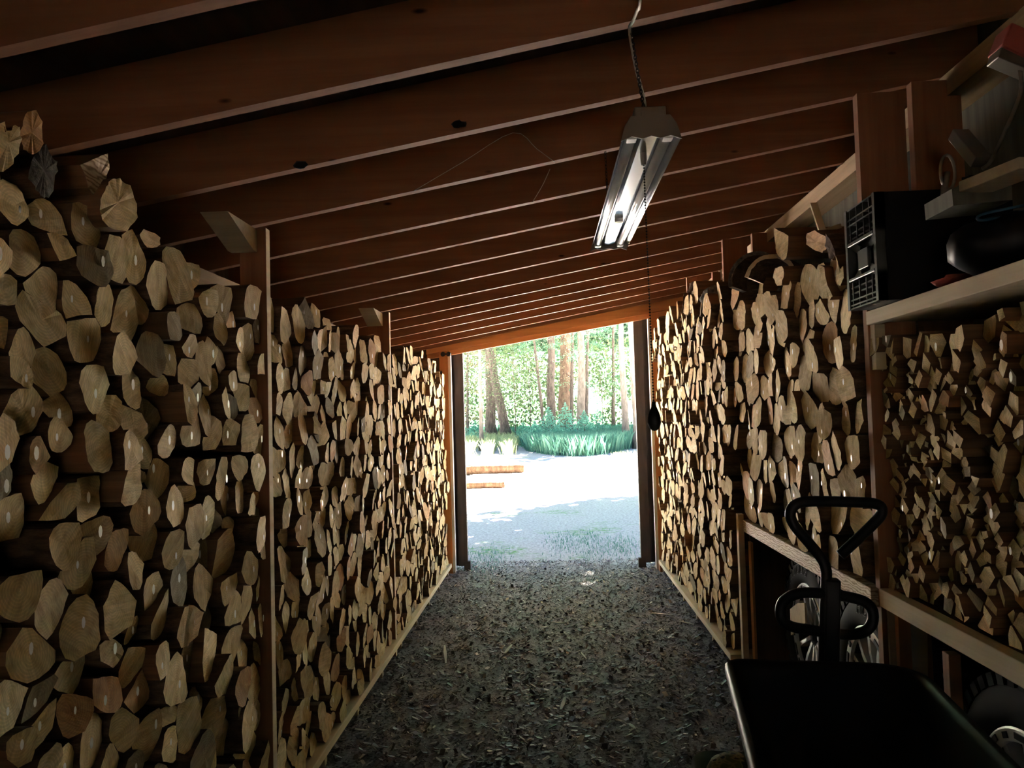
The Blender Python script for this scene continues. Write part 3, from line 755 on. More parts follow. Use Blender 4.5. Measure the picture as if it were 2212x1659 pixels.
# ------------------------------------------------------------------ curls of bark, dark lumps and loose pieces on top of the right stack
def bark_curl(px, py, x, r, a0, a1, label, th=.012, rim=M_GREYBARK):
    # a trough of bark: an arc in the y-z plane running into the pile along x
    c_ = aX(px, py, x); cy_ = c_.y; z = c_.z; n = 18; L = .26
    V = []; F = []; Mi = []
    rg = random.Random(int(r*1000)+int(z*100))
    jit = [rg.uniform(-.003,.003) for _ in range(n+1)]
    for (xx, s) in ((0, 1), (L, 1.02)):
        for k in range(n+1):
            a = math.radians(a0+(a1-a0)*k/n); rr = (r+jit[k])*s
            V.append((xx+jit[k]*2, rr*math.cos(a), rr*math.sin(a))); V.append((xx+jit[n-k]*2, (rr-th)*math.cos(a), (rr-th)*math.sin(a)))
    m2 = 2*(n+1)
    for k in range(n):
        o0, i0, o1, i1 = 2*k, 2*k+1, 2*k+2, 2*k+3
        F.append((o0,o1,i1,i0)); Mi.append(1)                 # rim towards the aisle
        F.append((o0,m2+o0,m2+o1,o1)); Mi.append(0)
        F.append((i0,i1,m2+i1,m2+i0)); Mi.append(0)
        F.append((m2+o0,m2+i0,m2+i1,m2+o1)); Mi.append(0)
    F.append((0,1,m2+1,m2)); Mi.append(1); F.append((2*n,m2+2*n,m2+2*n+1,2*n+1)); Mi.append(1)
    o = mesh_obj('bark_curl', V, F, [M_BARK, rim], fm=Mi, loc=(x, cy_, z)); o.rotation_euler.z = math.radians(58); return tag(o, label, 'bark')
bark_curl(1632, 603, 1.15, .155, -10, 215, 'larger dark hollow curl of bark lying on the right firewood stack', .022)
bark_curl(1664, 606, 1.13, .135, 15, 205, 'smaller curl of bark with a pale rim beside the larger one', .022, M_PALE)
def lump(name, loc, r, mt, label, cat, sc3=(1,1,1), seed=1, amp=.35, lvl=3, loc_top=True):
    bm = bmesh.new(); bmesh.ops.create_icosphere(bm, subdivisions=lvl, radius=1)
    for v in bm.verts:
        d = noise.noise(v.co*1.6+Vector((seed*3.1,0,0)))*amp + noise.noise(v.co*5+Vector((0,seed*1.7,0)))*amp*.3
        v.co = Vector((v.co.x*sc3[0], v.co.y*sc3[1], v.co.z*sc3[2]))*r*(1+d)
    me = bpy.data.meshes.new(name); bm.to_mesh(me); bm.free(); me.materials.append(mt)
    me.polygons.foreach_set('use_smooth', [True]*len(me.polygons))
    o = bpy.data.objects.new(name, me); C.objects.link(o); o.location = loc
    return tag(o, label, cat)
p = aX(1500, 628, 1.16); lump('burl', p+Vector((.05,0,.0)), .10, M_BARK, 'dark knobbly burl of wood lying on top of the far right stack', 'log', (1.1,1.3,.8), 3)
p = aX(1532, 640, 1.14); lump('stump_piece', p+Vector((.06,0,0)), .085, M_GREYBARK, 'grey barky stump piece beside the dark burl on the right stack', 'log', (1.3,1.2,.9), 5)
# hand-placed loose pieces, outlined from the photo on their own face plane
def piece(pts, X, side, label, name='firewood_log', tone=.5, length=.34, side_mat=None, tilt=0, cat='firewood log'):
    P = [aX(px, py, X) for px, py in pts]; c = sum(P, Vector())/len(P); rg = random.Random(int(pts[0][0]))
    Q = [(q.y-c.y, q.z-c.z) for q in P]
    A2 = sum(Q[i][0]*Q[(i+1)%len(Q)][1]-Q[(i+1)%len(Q)][0]*Q[i][1] for i in range(len(Q)))
    if A2 < 0: Q = Q[::-1]
    D = []
    for i in range(len(Q)):
        a, b = Q[i], Q[(i+1)%len(Q)]
        for k in range(3):
            tt = k/3; D.append((a[0]+(b[0]-a[0])*tt+rg.uniform(-.002,.002), a[1]+(b[1]-a[1])*tt+rg.uniform(-.002,.002)))
    Q = D; n = len(Q)
    V = [(0,0,0)]+[(rg.uniform(-.003,.003), a, b) for a, b in Q]+[(side*length, a*.95, b*.95+tilt*length) for a, b in Q]
    F = []; Mi = []; UV = []
    for i in range(n):
        j = (i+1)%n
        f = (0,1+i,1+j) if side < 0 else (0,1+j,1+i); F.append(f); Mi.append(0)
        UV += [(0,0) if q == 0 else (Q[q-1][0]+.02, Q[q-1][1]) for q in f]
        F.append((1+i,1+n+i,1+n+j,1+j) if side < 0 else (1+i,1+j,1+n+j,1+n+i)); Mi.append(1); UV += [(0,0)]*4
    me = bpy.data.meshes.new(name); me.from_pydata(V, [], F)
    for mm in (side_mat[0] if side_mat else M_END, side_mat[1] if side_mat else M_SPLIT): me.materials.append(mm)
    me.polygons.foreach_set('material_index', Mi); put_uv(me, UV, [tone]*len(V)); me.update()
    o = bpy.data.objects.new(name, me); C.objects.link(o); o.location = c
    return tag(o, label, cat)
piece([(1672,492),(1704,510),(1700,556),(1693,562),(1686,558),(1676,545),(1674,520)], 1.13, 1, 'pale ragged log end sticking up between the bark curls and the crate', tone=.62)
piece([(1690,575),(1694,590),(1688,615),(1678,618),(1670,600),(1674,580)], 1.125, 1, 'tan leaf-shaped log end under the ragged one', tone=.4)
piece([(1742,505),(1760,498),(1784,510),(1788,535),(1775,546),(1755,538),(1742,528)], 1.14, 1, 'cracked brown log end below the folded strip of bark', tone=.95)
piece([(1784,505),(1796,520),(1804,550),(1800,562),(1790,558),(1783,530)], 1.12, 1, 'narrow rough bark-covered stick beside the cracked brown log end', tone=.3, side_mat=(M_BARK, M_BARK))
piece([(1768,573),(1780,578),(1784,605),(1798,640),(1792,648),(1782,640),(1770,612)], 1.125, 1, 'long bent pale log end leaning left of the crate', tone=.7)
piece([(1806,553),(1814,580),(1820,575),(1824,600),(1816,618),(1806,612)], 1.11, 1, 'forked pale log end touching the crate', tone=.66)
# split bark strip like a folded ribbon
a = aX(1757, 440, 1.2); b = aX(1777, 501, 1.2); c = aX(1815, 488, 1.3)
mb = MB(); mb.bar(a, b, .012, .03, up=(1,0,0)); mb.bar(b, c, .012, .02)
tag(mb.build('bark_strip', M_PALE), 'thin pale bent strip of wood standing against the boards left of the crate', 'strip')
piece([(48,262),(60,240),(78,238),(90,262),(94,300),(86,326),(68,334),(50,322),(42,295)], -1.07, -1, 'rusty orange round log end near the roof on the left stack', tone=.98)
piece([(-20,275),(10,262),(12,285),(33,280),(30,270),(46,275),(48,300),(40,330),(20,365),(0,372),(-20,372)], -1.03, -1, 'broken pale log end in front of the rusty orange one', tone=.78)
piece([(70,345),(85,318),(98,312),(108,335),(124,350),(122,380),(110,425),(95,428),(78,410),(62,385)], -1.085, -1, 'grey mossy bark-faced piece below the rusty orange log end', tone=.1, side_mat=(M_GREYBARK, M_BARK))
piece([(175,355),(212,340),(236,331),(237,365),(225,405),(212,445),(206,425),(190,405)], -1.09, -1, 'splintered wedge of streaky wood above the left stack', tone=.5, side_mat=(M_WILD, M_SPLIT))
piece([(240,388),(258,386),(280,402),(296,440),(297,470),(275,500),(235,492),(216,465),(216,430),(228,402)], -1.07, -1, 'large pale rounded log end topping the nearest left bay', tone=.4)
p = aX(1458, 753, 1.06)
ins = empty('insulator', p, label='small white ring insulator with a thin wire on the far right stack', cat='insulator')
MB().lathe([(.006,-.008),(.018,-.008),(.022,0),(.018,.008),(.006,.008)], 1, 18, closed=True).build('ring', M_WHITE, ins, smooth=True)
MB().tube([(-.004,0,-.018),(-.018,0,-.07),(-.018,0,-.19)], .0015, 6).build('wire', M_CORD, ins)
# ------------------------------------------------------------------ hanging shop light
FZ = 2.236; fx0, fx1 = .249, .238; fy0, fy1 = 1.80, 3.00
fe = empty('shop_light', ((fx0+fx1)/2, (fy0+fy1)/2, FZ), math.atan2(fx0-fx1, fy1-fy0), label='hanging shop light with a shiny reflector and two unlit tubes', cat='light fixture')
hl = (fy1-fy0)/2; hw = .068
prof = [(-hw,-.004),(-.050,.034),(-.042,.040),(-.034,.034),(-.018,.012),(.018,.012),(.034,.034),(.042,.040),(.050,.034),(hw,-.004)]
V = []; F = []
for s in (0, .0012):
    for yy in (-hl, hl):
        for x, z in prof: V.append((x, yy, z+s))
n = len(prof)
for i in range(n-1):
    F.append((i, i+1, n+i+1, n+i)); F.append((2*n+i, 3*n+i, 3*n+i+1, 2*n+i+1))
for i in (0, n-1): F.append((i, n+i, 3*n+i, 2*n+i))
mesh_obj('reflector', V, F, M_REFL, fe)
pl = [(-hw-.002,-.006),(-.060,.030),(-.045,.052),(-.022,.052),(-.022,.062),(.022,.062),(.022,.052),(.045,.052),(.060,.030),(hw+.002,-.006),(.045,.004),(.02,-.002),(0,.004),(-.02,-.002),(-.045,.004)]
for yy in (-hl-.004, hl):
    MB().prism(pl, 1, yy, yy+.004).build('end_plate', M_FIXM, fe, bevel=.001)
MB().box((-.036,-hl,.041),(.036,hl,.075)).build('ballast_cover', M_FIXM, fe, bevel=.003)
for x in (-.042, .042):
    mb = MB(); mb.lathe([(0,-hl+.05),(.008,-hl+.05),(.0127,-hl+.06),(.0127,hl-.06),(.008,hl-.05),(0,hl-.05)], 1, 18, (x,0,.016)); mb.build('lamp_tube', M_GLASS, fe, smooth=True)
    for yy in (-hl+.012, hl-.045):
        MB().box((x-.012,yy,.003),(x+.012,yy+.03,.034)).build('lamp_holder', M_WHITE, fe, bevel=.003)
MB().lathe([(0,.0),(.014,0),(.014,.012),(0,.012)], 2, 16, (0,.18,-.001)).build('starter_cap', M_WHITE, fe)
MB().lathe([(0,-.018),(.006,-.018),(.008,-.004),(.008,.012),(0,.012)], 2, 12, (.0,-hl+.14,0)).build('pull_switch', M_GREYM, fe)
# beaded pull chain with its knob
pc = MB(); cx_, cyy = .0, -hl+.14; zt = -.018; zb = 1.632-FZ
k = zt
while k > zb:
    pc.lathe([(0,-.003),(.003,0),(0,.003)], 2, 6, (cx_+.0+.006*(zt-k), cyy, k)); k -= .0072
pc.tube([(cx_,cyy,zt),(cx_+.006*(zt-zb),cyy,zb)], .0006, 5)
ch_ = pc.build('pull_chain', M_CHAIN, fe)
kx = cx_+.006*(zt-zb)
MB().lathe([(0,0),(.004,0),(.006,-.012),(.012,-.026),(.016,-.04),(.0165,-.052),(.013,-.064),(.006,-.071),(0,-.072)], 2, 18, (kx,cyy,zb)).build('pull_knob', M_BLACKP, ch_, smooth=True)
# power cord and hanging chains
inv = Matrix.Rotation(-fe.rotation_euler.z, 4, 'Z') @ Matrix.Translation(-fe.location)
yr2 = 2.997-2*.488; yr1 = 2.997-3*.488; yr3 = 2.997-.488
def rafz(y, x): return rz_(x)
pA = aY(1398, 262, 1.80); pB = aY(1372, 140, 1.93); pC = aY(1360, 66, 2.0); pD = aY(1368, 45, 1.96); pE = aY(1377, 22, 1.88); pF = aY(1383, 0, 1.75); pG = Vector((pF.x, 1.58, rz_(.3)+.0))
path = [pA, aY(1390,210,1.86), pB, pC, pD, pE, pF, pG]
MB().tube([inv @ q for q in smooth_path(path, 6)], .0042, 8).build('power_cord', M_CORD, fe, smooth=True)
def chain(pts_a, pts_b, nm, par):
    mb = MB(); a, b = Vector(pts_a), Vector(pts_b); L = (b-a).length; n = max(2, int(L/.014)); d = (b-a)/n
    dn = d.normalized(); u = dn.orthogonal().normalized(); w = dn.cross(u)
    for i in range(n):
        c = a+d*(i+.5); s = u if i % 2 else w
        mb.tube([c+s*.004*math.cos(q)+dn*.010*math.sin(q) for q in [2*PI*k/8 for k in range(9)]], .0012, 5, caps=False)
    return mb.build(nm, M_CHAIN, par)
zr = rz_(.24)
chain((-.012,-hl+.02,.078), (-.012, yr2-.0-fe.location.y, zr-FZ), 'hanging_chain', fe)
chain((0,hl-.05,.078), (0, 2.997-fe.location.y, zr-FZ), 'hanging_chain', fe)
# thin threads of string under the rafters
for pts, l in (([(895,412,2.6),(1000,350,2.55),(1108,287,2.52),(1160,322,2.52),(1198,350,2.56)],'thin frayed string hanging in a peak under the rafters'),
               ([(1188,365,2.62),(1172,400,2.62),(1150,437,2.62)],'short dangling end of thin string under the rafters')):
    tag(MB().tube(smooth_path([aY(*q) for q in pts], 4), .0011, 5).build('string', M_CORD), l, 'string')
for px, py, l in ((650,357,'dark clip stuck on the lower edge of the rafter, nearer the left stack'),(990,268,'dark clip stuck on the face of the rafter, nearer the lamp')):
    q = aY(px, py, yr3-.026); lump('clip', q, .016, M_BLACKP, l, 'clip', (1.5,.5,.8), int(px), .5, 2)

# ------------------------------------------------------------------ wheels under the lower shelf
def arc_text(parent, txt, X, r, a_mid, size, mt, mt2):
    # raised letters laid around the sidewall, facing the aisle (-x)
    for k, chh in enumerate(txt):
        a = a_mid - (k-(len(txt)-1)/2)*size*.98/r
        for off, m3, ex in ((.0030, mt2, .0006), (0, mt, .0012)):
            cu = bpy.data.curves.new('letter', 'FONT'); cu.body = chh; cu.size = size; cu.align_x = 'CENTER'; cu.align_y = 'CENTER'; cu.extrude = ex; cu.offset = off; cu.shear = .3
            o = bpy.data.objects.new('letter', cu); me = bpy.data.meshes.new_from_object(o); bpy.data.objects.remove(o); bpy.data.curves.remove(cu)
            me.materials.clear(); me.materials.append(m3)
            # text x -> tangent, text y -> outward radial, normal -> -x.  viewed from -x the y axis runs to the left
            rad = Vector((0, math.cos(a), math.sin(a))); nrm = Vector((-1,0,0)); tan = rad.cross(nrm)
            M = Matrix((tan, rad, nrm)).transposed().to_4x4(); M.translation = Vector((X-(.0008 if off == 0 else 0), 0, 0))+rad*r
            me.transform(M); yield me
def make_wheel(name, loc, label, spin=0, a_txt=None, tw=.27):
    e = empty(name, loc, label=label, cat='wheel', group='off-road wheels stored under the shelf')
    hwd = tw/2; R0 = .408; ri = .262
    prof = [(ri,-hwd+.03),(ri+.012,-hwd+.012),(ri+.05,-hwd+.002),(ri+.09,-hwd),(R0-.035,-hwd+.012),(R0-.008,-hwd+.035),(R0,-hwd+.06),(R0,hwd-.06),(R0-.008,hwd-.035),(R0-.035,hwd-.012),(ri+.05,hwd-.002),(ri,hwd-.03)]
    mb = MB(); mb.lathe(prof, 0, 64); 
    tyre = mb.build('tyre', M_RUBBER, e, smooth=True)
    tb = MB(); n = 44
    for k in range(n):
        a = 2*PI*k/n
        for s in (-1, 1):
            a2 = a + (PI/n if s > 0 else 0); M = Matrix.Rotation(a2, 4, 'X')
            tb.box((s*hwd*.93-s*.001 if s > 0 else -hwd*.93, -.017, R0-.03), (s*hwd*.45, .017, R0+.007), 0, M) if s < 0 else tb.box((hwd*.45,-.017,R0-.03),(hwd*.93,.017,R0+.007),0,M)
            tb.box((min(s*.008,s*.05),-.014,R0-.004),(max(s*.008,s*.05),.014,R0+.007),0,Matrix.Rotation(a2+.05,4,'X'))
    tb.build('tread', M_RUBBER, tyre)
    if a_txt is not None:
        bm = bmesh.new()
        for i, me in enumerate(arc_text(e, 'GOODRICH', -hwd-.0015, .338, a_txt, .062, M_RUBBER, M_RUBTXT)):
            o = bpy.data.objects.new('lettering', me); C.objects.link(o); o.parent = tyre
    # rim: barrel, flange with pockets, six forked spokes, hub
    rb = MB(); rb.lathe([(ri+.004,-hwd+.025),(ri+.004,-hwd+.018),(ri-.006,-hwd+.018),(ri-.012,-hwd+.05),(ri-.02,hwd-.04),(ri,hwd-.02)], 0, 56)
    rb.lathe([(0,.02),(ri-.02,.03)], 0, 40)
    rim = rb.build('rim', M_RIMD, e, smooth=True)
    fl = MB(); fl.lathe([(ri+.004,-hwd+.016),(ri-.002,-hwd+.012),(ri-.036,-hwd+.014),(ri-.038,-hwd+.03)], 0, 64)
    fl.build('flange', M_RIM, rim, smooth=False)
    pk = MB()
    for k in range(18):
        M = Matrix.Rotation(2*PI*k/18+spin, 4, 'X'); w = .032 if k % 3 else .012
        pk.box((-hwd+.0085,-w,ri-.028),(-hwd+.016,w,ri-.010),0,M)
    pk.build('pocket', M_RIMD, rim); 
    for k in range(6):
        M = Matrix.Rotation(2*PI*k/6+spin, 4, 'X'); s = MB()
        x0, x1 = -hwd+.03, -hwd+.07
        for sg in (-1,1):
            s.add([M @ Vector(v) for v in ((x0+.012,sg*.004,.055),(x0+.012,sg*.026,.055),(x0,sg*.050,.15),(x0,sg*.072,ri-.035),(x0,sg*.046,ri-.035),(x0,sg*.026,.15))]+
                  [M @ Vector(v) for v in ((x1,sg*.004,.055),(x1,sg*.026,.055),(x1,sg*.050,.15),(x1,sg*.072,ri-.035),(x1,sg*.046,ri-.035),(x1,sg*.026,.15))],
                  [(0,1,2,3,4,5) if sg < 0 else (5,4,3,2,1,0)]+[(i,(i+1)%6,(i+1)%6+6,i+6) for i in range(6)])
        s.build('spoke', M_RIM, rim)
    hb = MB(); hb.lathe([(0,-hwd+.03),(.03,-hwd+.032),(.036,-hwd+.045),(.06,-hwd+.05),(.066,-hwd+.08),(.066,.02)], 0, 32); hb.build('hub', M_RIMD, rim, smooth=True)
    return e
make_wheel('off_road_wheel', (1.44, 4.28, .416), 'off-road wheel farthest along the bay under the shelf, beside the dark partition', .3, 1.05)
make_wheel('off_road_wheel', (1.42, 3.42, .416), 'off-road wheel directly behind the cart handle', .1, 2.05)
make_wheel('off_road_wheel', (1.42, 2.31, .416), 'off-road wheel nearest in the dark below the kindling', .62, None)
q = [(1706,1316),(1722,1302),(1737,1302),(1740,1342),(1740,1345),(1722,1362),(1708,1372)]
pp = [aX(a, b, 1.285) for a, b in [(1706,1316),(1722,1303),(1737,1302),(1739,1345),(1724,1358),(1708,1372)]]
mb = MB(); mb.prism([(v.y, v.z) for v in pp], 0, 1.286, 1.296)
o = mb.build('offcut', M_PALE); tag(o, 'pale pointed board offcut leaning on the farthest wheel', 'board')
o.location = (0,0,0)

# ------------------------------------------------------------------ dump cart in the foreground
cart = empty('dump_cart', (.80, 2.1, 0), math.radians(-8), label='black plastic dump cart with a looped steel handle', cat='cart')
ci = (Matrix.Translation(cart.location) @ Matrix.Rotation(math.radians(-8), 4, 'Z')).inverted()
zr_ = .84
def trp(px, py, z=zr_): return ci @ on(2, z, px, py)
FL = trp(1560,1412); FR = trp(1992,1440)
wtr = FR.x-FL.x; yf = (FL.y+FR.y)/2; xc = (FL.x+FR.x)/2
def rrect(cx, cy, w, l, r, n=6, rfar=None):
    out = []
    for (sx, sy, a0) in ((1,1,0),(-1,1,90),(-1,-1,180),(1,-1,270)):
        rr = (rfar[0] if sx < 0 else rfar[1]) if (rfar and sy > 0) else r
        for k in range(n+1):
            a = math.radians(a0+90*k/n); out.append((cx+sx*(w/2-rr)+rr*math.cos(a), cy+sy*(l/2-rr)+rr*math.sin(a)))
    return out
LT = 1.15; yc = yf-LT/2
def loft(rings, name, mt, parent, cap=True, smooth=True):
    V = []; F = []; n = len(rings[0])
    for r in rings: V += r
    for i in range(len(rings)-1):
        for k in range(n): F.append((i*n+k, i*n+(k+1)%n, (i+1)*n+(k+1)%n, (i+1)*n+k))
    if cap: F.append(tuple(range((len(rings)-1)*n, len(rings)*n)))
    o = mesh_obj(name, V, F, mt, parent, smooth=False)
    if smooth:
        for pl_ in o.data.polygons: pl_.use_smooth = len(pl_.vertices) == 4
    return o
def rr3(dw, z, r, rf): return [(x, y, z) for x, y in rrect(xc, yc, wtr+dw, LT+dw, r, 8, rf)]
rings = [rr3(-.22,.50,.09,(.09,.12)), rr3(-.06,zr_-.07,.08,(.06,.13)), rr3(-.012,zr_-.045,.08,(.05,.14)), rr3(.0,zr_-.025,.08,(.05,.15)), rr3(-.004,zr_-.008,.08,(.05,.15)), rr3(-.02,zr_,.07,(.045,.14)), rr3(-.045,zr_-.006,.06,(.04,.13)),
         rr3(-.055,zr_-.03,.06,(.04,.13)), rr3(-.24,.52,.07,(.07,.10))]
tray = loft([r for r in rings], 'tray', M_BLACKP, cart)
loft([rr3(-.22,.50,.09,(.09,.12)), rr3(-.23,.498,.09,(.09,.12))], 'tray_bottom', M_BLACKP, cart)
MB().box((xc-.16,yc-.40,.30),(xc-.12,yc+.45,.50)).box((xc+.12,yc-.40,.30),(xc+.16,yc+.45,.50)).box((xc-.26,yc+.34,.26),(xc+.26,yc+.40,.33)).box((xc-.26,yc-.38,.26),(xc+.26,yc-.32,.33)).build('frame', M_BLACKM, cart, bevel=.004)
for sx in (-1,1):
    for sy in (-.35,.37):
        w = MB(); w.lathe([(.075,-.035),(.10,-.045),(.15,-.042),(.18,-.02),(.18,.02),(.15,.042),(.10,.045),(.075,.035)], 0, 28, (xc+sx*.32,yc+sy,.18))
        wo = w.build('wheel', M_RUBBER, cart, smooth=True)
        MB().lathe([(0,-.03),(.03,-.035),(.05,-.02),(.076,-.03),(.076,.03),(.05,.02),(0,.03)], 0, 24, (xc+sx*.32,yc+sy,.18)).build('hub', M_BLACKM, wo, smooth=True)
# handle, drawn on a plane just in front of the tray's far side
HY = 2.50
def hp(px, py, y=HY): return ci @ aY(px, py, y)
loop = [(1815,1199),(1850,1167),(1885,1133),(1903,1112),(1903,1095),(1885,1087),(1850,1085),(1790,1083),(1738,1084),(1715,1093),(1707,1112),(1716,1135),(1745,1170),(1772,1203),(1783,1225),(1785,1250),(1783,1300),(1779,1420),(1776,1560)]
MB().tube(smooth_path([hp(*q) for q in loop], 4), .0165, 14).build('handle_loop', M_BLACKM, cart, smooth=True)
g2 = [(1775,1282),(1740,1280),(1712,1286),(1692,1300),(1686,1320),(1692,1342),(1712,1354),(1745,1360),(1785,1366),(1835,1371),(1868,1364),(1884,1345),(1884,1318),(1868,1300),(1835,1290),(1790,1283)]
MB().tube(smooth_path([hp(*q) for q in g2], 4, True), .0165, 14, caps=False).build('hand_grip', M_BLACKM, cart, smooth=True)
sh = MB(); a = hp(1797,1250); b = hp(1790,1640)
sh.bar(a, b, .045, .05, up=(0,1,0)); sh.build('handle_shaft', M_BLACKM, cart, bevel=.006)
# lower black step at the left of the tray and the patterned cap on it
st2 = []
zs = .50; c0 = on(2, zs, 1500, 1622)
cc = ci @ c0
def rs(d, z): return [(x, y, z) for x, y in rrect(cc.x+.17, cc.y-.16, .36+d, .36+d, .06, 6)]
loft([rs(-.03,.33), rs(0,zs-.03), rs(0,zs-.012), rs(-.02,zs), rs(-.3,zs)], 'side_step', M_STEP, cart)
q = on(2, .53, 1580, 1660)
cp = MB(); cp.lathe([(.085,-.03),(.082,.0),(.065,.03),(.035,.047),(0,.052)], 2, 26); o = cp.build('cap', M_CAMO, smooth=True, loc=(q.x,q.y-.03,zs+.032)); tag(o, 'small camouflage patterned cap lying on the cart step', 'cap')

# ------------------------------------------------------------------ crate and clutter on the upper shelf
zs0 = 1.957
ck = empty('plastic_crate', (1.27, 2.72, zs0), label='black ribbed plastic crate at the end of the high shelf', cat='crate')
x0, x1, y0, y1, hh = -.175, .27, -.075, .19, .362
cr = MB()
cr.box((x0+.03,y0,.0),(x1,y0+.006,hh)); cr.box((x0+.03,y1-.006,0),(x1,y1,hh)); cr.box((x1-.006,y0,0),(x1,y1,hh)); cr.box((x0+.03,y0,0),(x1,y1,.006))
cr.box((x0+.03,y0,0),(x0+.036,y1,hh))
cr.build('shell', M_BLACKP, ck, bevel=.002)
rbm = MB()
for z in (0,.012,.03,.30,.32,hh-.006): rbm.box((x0,y0,z),(x0+.03,y1,z+.005))
for z in (.055,.075,.25,.27): rbm.box((x0+.004,y0+.02,z),(x0+.03,y1-.02,z+.005))
for k, y in enumerate((y0,y0+.05,y0+.10,y0+.16,y0+.22,y0+.27,y1-.005)):
    rbm.box((x0,y,0),(x0+.03,y+.005,.095)); rbm.box((x0,y,.235),(x0+.03,y+.005,hh))
for y in (y0,y1-.018): rbm.box((x0-.003,y,0),(x0+.03,y+.018,hh))
for (a, b) in (((y0+.02,.095),(y0+.09,.13)),((y1-.02,.095),(y1-.09,.13)),((y0+.02,.235),(y0+.09,.20)),((y1-.02,.235),(y1-.09,.20))):
    rbm.bar((x0+.015,a[0],a[1]),(x0+.015,b[0],b[1]),.03,.005,up=(1,0,0))
rbm.build('end_ribs', M_CRATE, ck)
hm = MB(); hm.box((x0+.004,y0+.09,.13),(x0+.02,y1-.09,.20)); hm.box((x0-.004,y0+.02,.225),(x0+.004,y1-.02,.24)); hm.box((x0-.004,y0+.02,.10),(x0+.002,y1-.02,.112))
hm.build('handle_plate', M_CRATE, ck, bevel=.003)
# grey wooden block with a hook, pale board, blue cord, dark bag, red item, wire, red-padded bracket
b = MB(); P = [aY(2000,440,2.35), aY(2043,418,2.35), aY(2120,400,2.35), aY(2122,462,2.35), aY(2003,474,2.35)]
b.prism([(v.x,v.z) for v in P], 1, 2.20, 2.36); tag(b.build('wood_block', M_SIDING), 'grey weathered block of wood lying in front of the crate', 'block')
p = aY(2047,372,2.30)
hk = MB(); hk.tube([p+Vector((.000+.020*math.cos(a), 0, .050*math.sin(a))) for a in [PI*2*k/20 for k in range(21)]], .0045, 8, caps=False)
hk.tube([p+Vector((0,0,0)), p+Vector((-.012,0,-.05)), p+Vector((-.016,.0,-.09))], [.008,.010,.008], 8)
tag(hk.build('steel_eye', M_GREYM, smooth=True), 'grey steel ring clamp standing on the grey block', 'clamp')
p = aY(2093,400,2.25); cl = MB(); cl.box((p.x-.014,2.22,p.z-.045),(p.x+.014,2.26,p.z+.02)); cl.tube([p+Vector((-.016,0,-.045)),p+Vector((-.016,0,.022)),p+Vector((.012,0,.024))], .003, 6)
tag(cl.build('clip_bracket', M_BLACKM, bevel=.003), 'dark metal bracket beside the steel ring clamp', 'bracket')
a = aY(2105,405,2.2); c = aY(2240,352,2.0); bb = MB(); bb.bar(a, c, .10, .03); tag(bb.build('loose_board', M_PALE, bevel=.003), 'pale loose board lying over the clutter on the high shelf', 'board')
a = aY(2070,290,2.4); c = aY(2120,350,2.3); bb = MB(); bb.bar(a, c, .05, .035); tag(bb.build('angled_strip', M_GREYM, bevel=.002), 'dull angled strip leaning above the steel ring clamp', 'strip')
pts = [(2200,130,2.2),(2206,190,2.2),(2190,240,2.2),(2168,290,2.2),(2150,330,2.2),(2135,355,2.2),(2122,364,2.2)]
tag(MB().tube(smooth_path([aY(*q) for q in pts], 4), .0055, 8).build('bent_rod', M_GREYM, smooth=True), 'long bent metal rod hanging below the red-padded bracket', 'rod')
rb = empty('padded_bracket', aY(2180,120,2.2), label='bracket with a red padded tip near the roof, above the crate', cat='bracket')
P = [aY(2172,58,2.2), aY(2222,80,2.2), aY(2205,134,2.2), aY(2152,108,2.2)]; o = MB().prism([(v.x-rb.location.x,v.z-rb.location.z) for v in P], 1, -.03, .05).build('red_pad', M_RED, rb, bevel=.006)
P = [aY(2154,108,2.2), aY(2230,140,2.2), aY(2230,165,2.2), aY(2147,130,2.2)]; o = MB().prism([(v.x-rb.location.x,v.z-rb.location.z) for v in P], 1, -.02, .04).build('arm', M_GREYM, rb, bevel=.003)
o.location = (0,0,0)
mb = MB(); P = [aY(2230,440,2.2),aY(2170,452,2.2),aY(2125,462,2.2),aY(2111,470,2.2),aY(2120,476,2.2),aY(2160,470,2.2),aY(2230,452,2.2)]
tag(mb.tube(smooth_path(P, 5), .004, 8).build('blue_cord', M_BLUE, smooth=True), 'loop of dark blue cord hanging over the bag', 'cord')
p = aY(2185,520,2.25); lump('dark_bag', (p.x+.02, 2.28, zs0+.09), .13, M_BLACKM, 'dark bulging bag on the high shelf right of the crate', 'bag', (1.3,1.1,.72), 9, .15)
p = aY(2085,570,2.42); lump('red_cloth', (p.x+.01, 2.43, zs0+.022), .05, M_RED, 'crumpled red bundle between the crate and the bag', 'bundle', (1.7,.8,.42), 4, .5)
# grey plywood end piece seen above the crate
P = [aX(2085,185,1.5), aX(2240,60,1.5), aX(2240,300,1.5), aX(2095,260,1.5)]
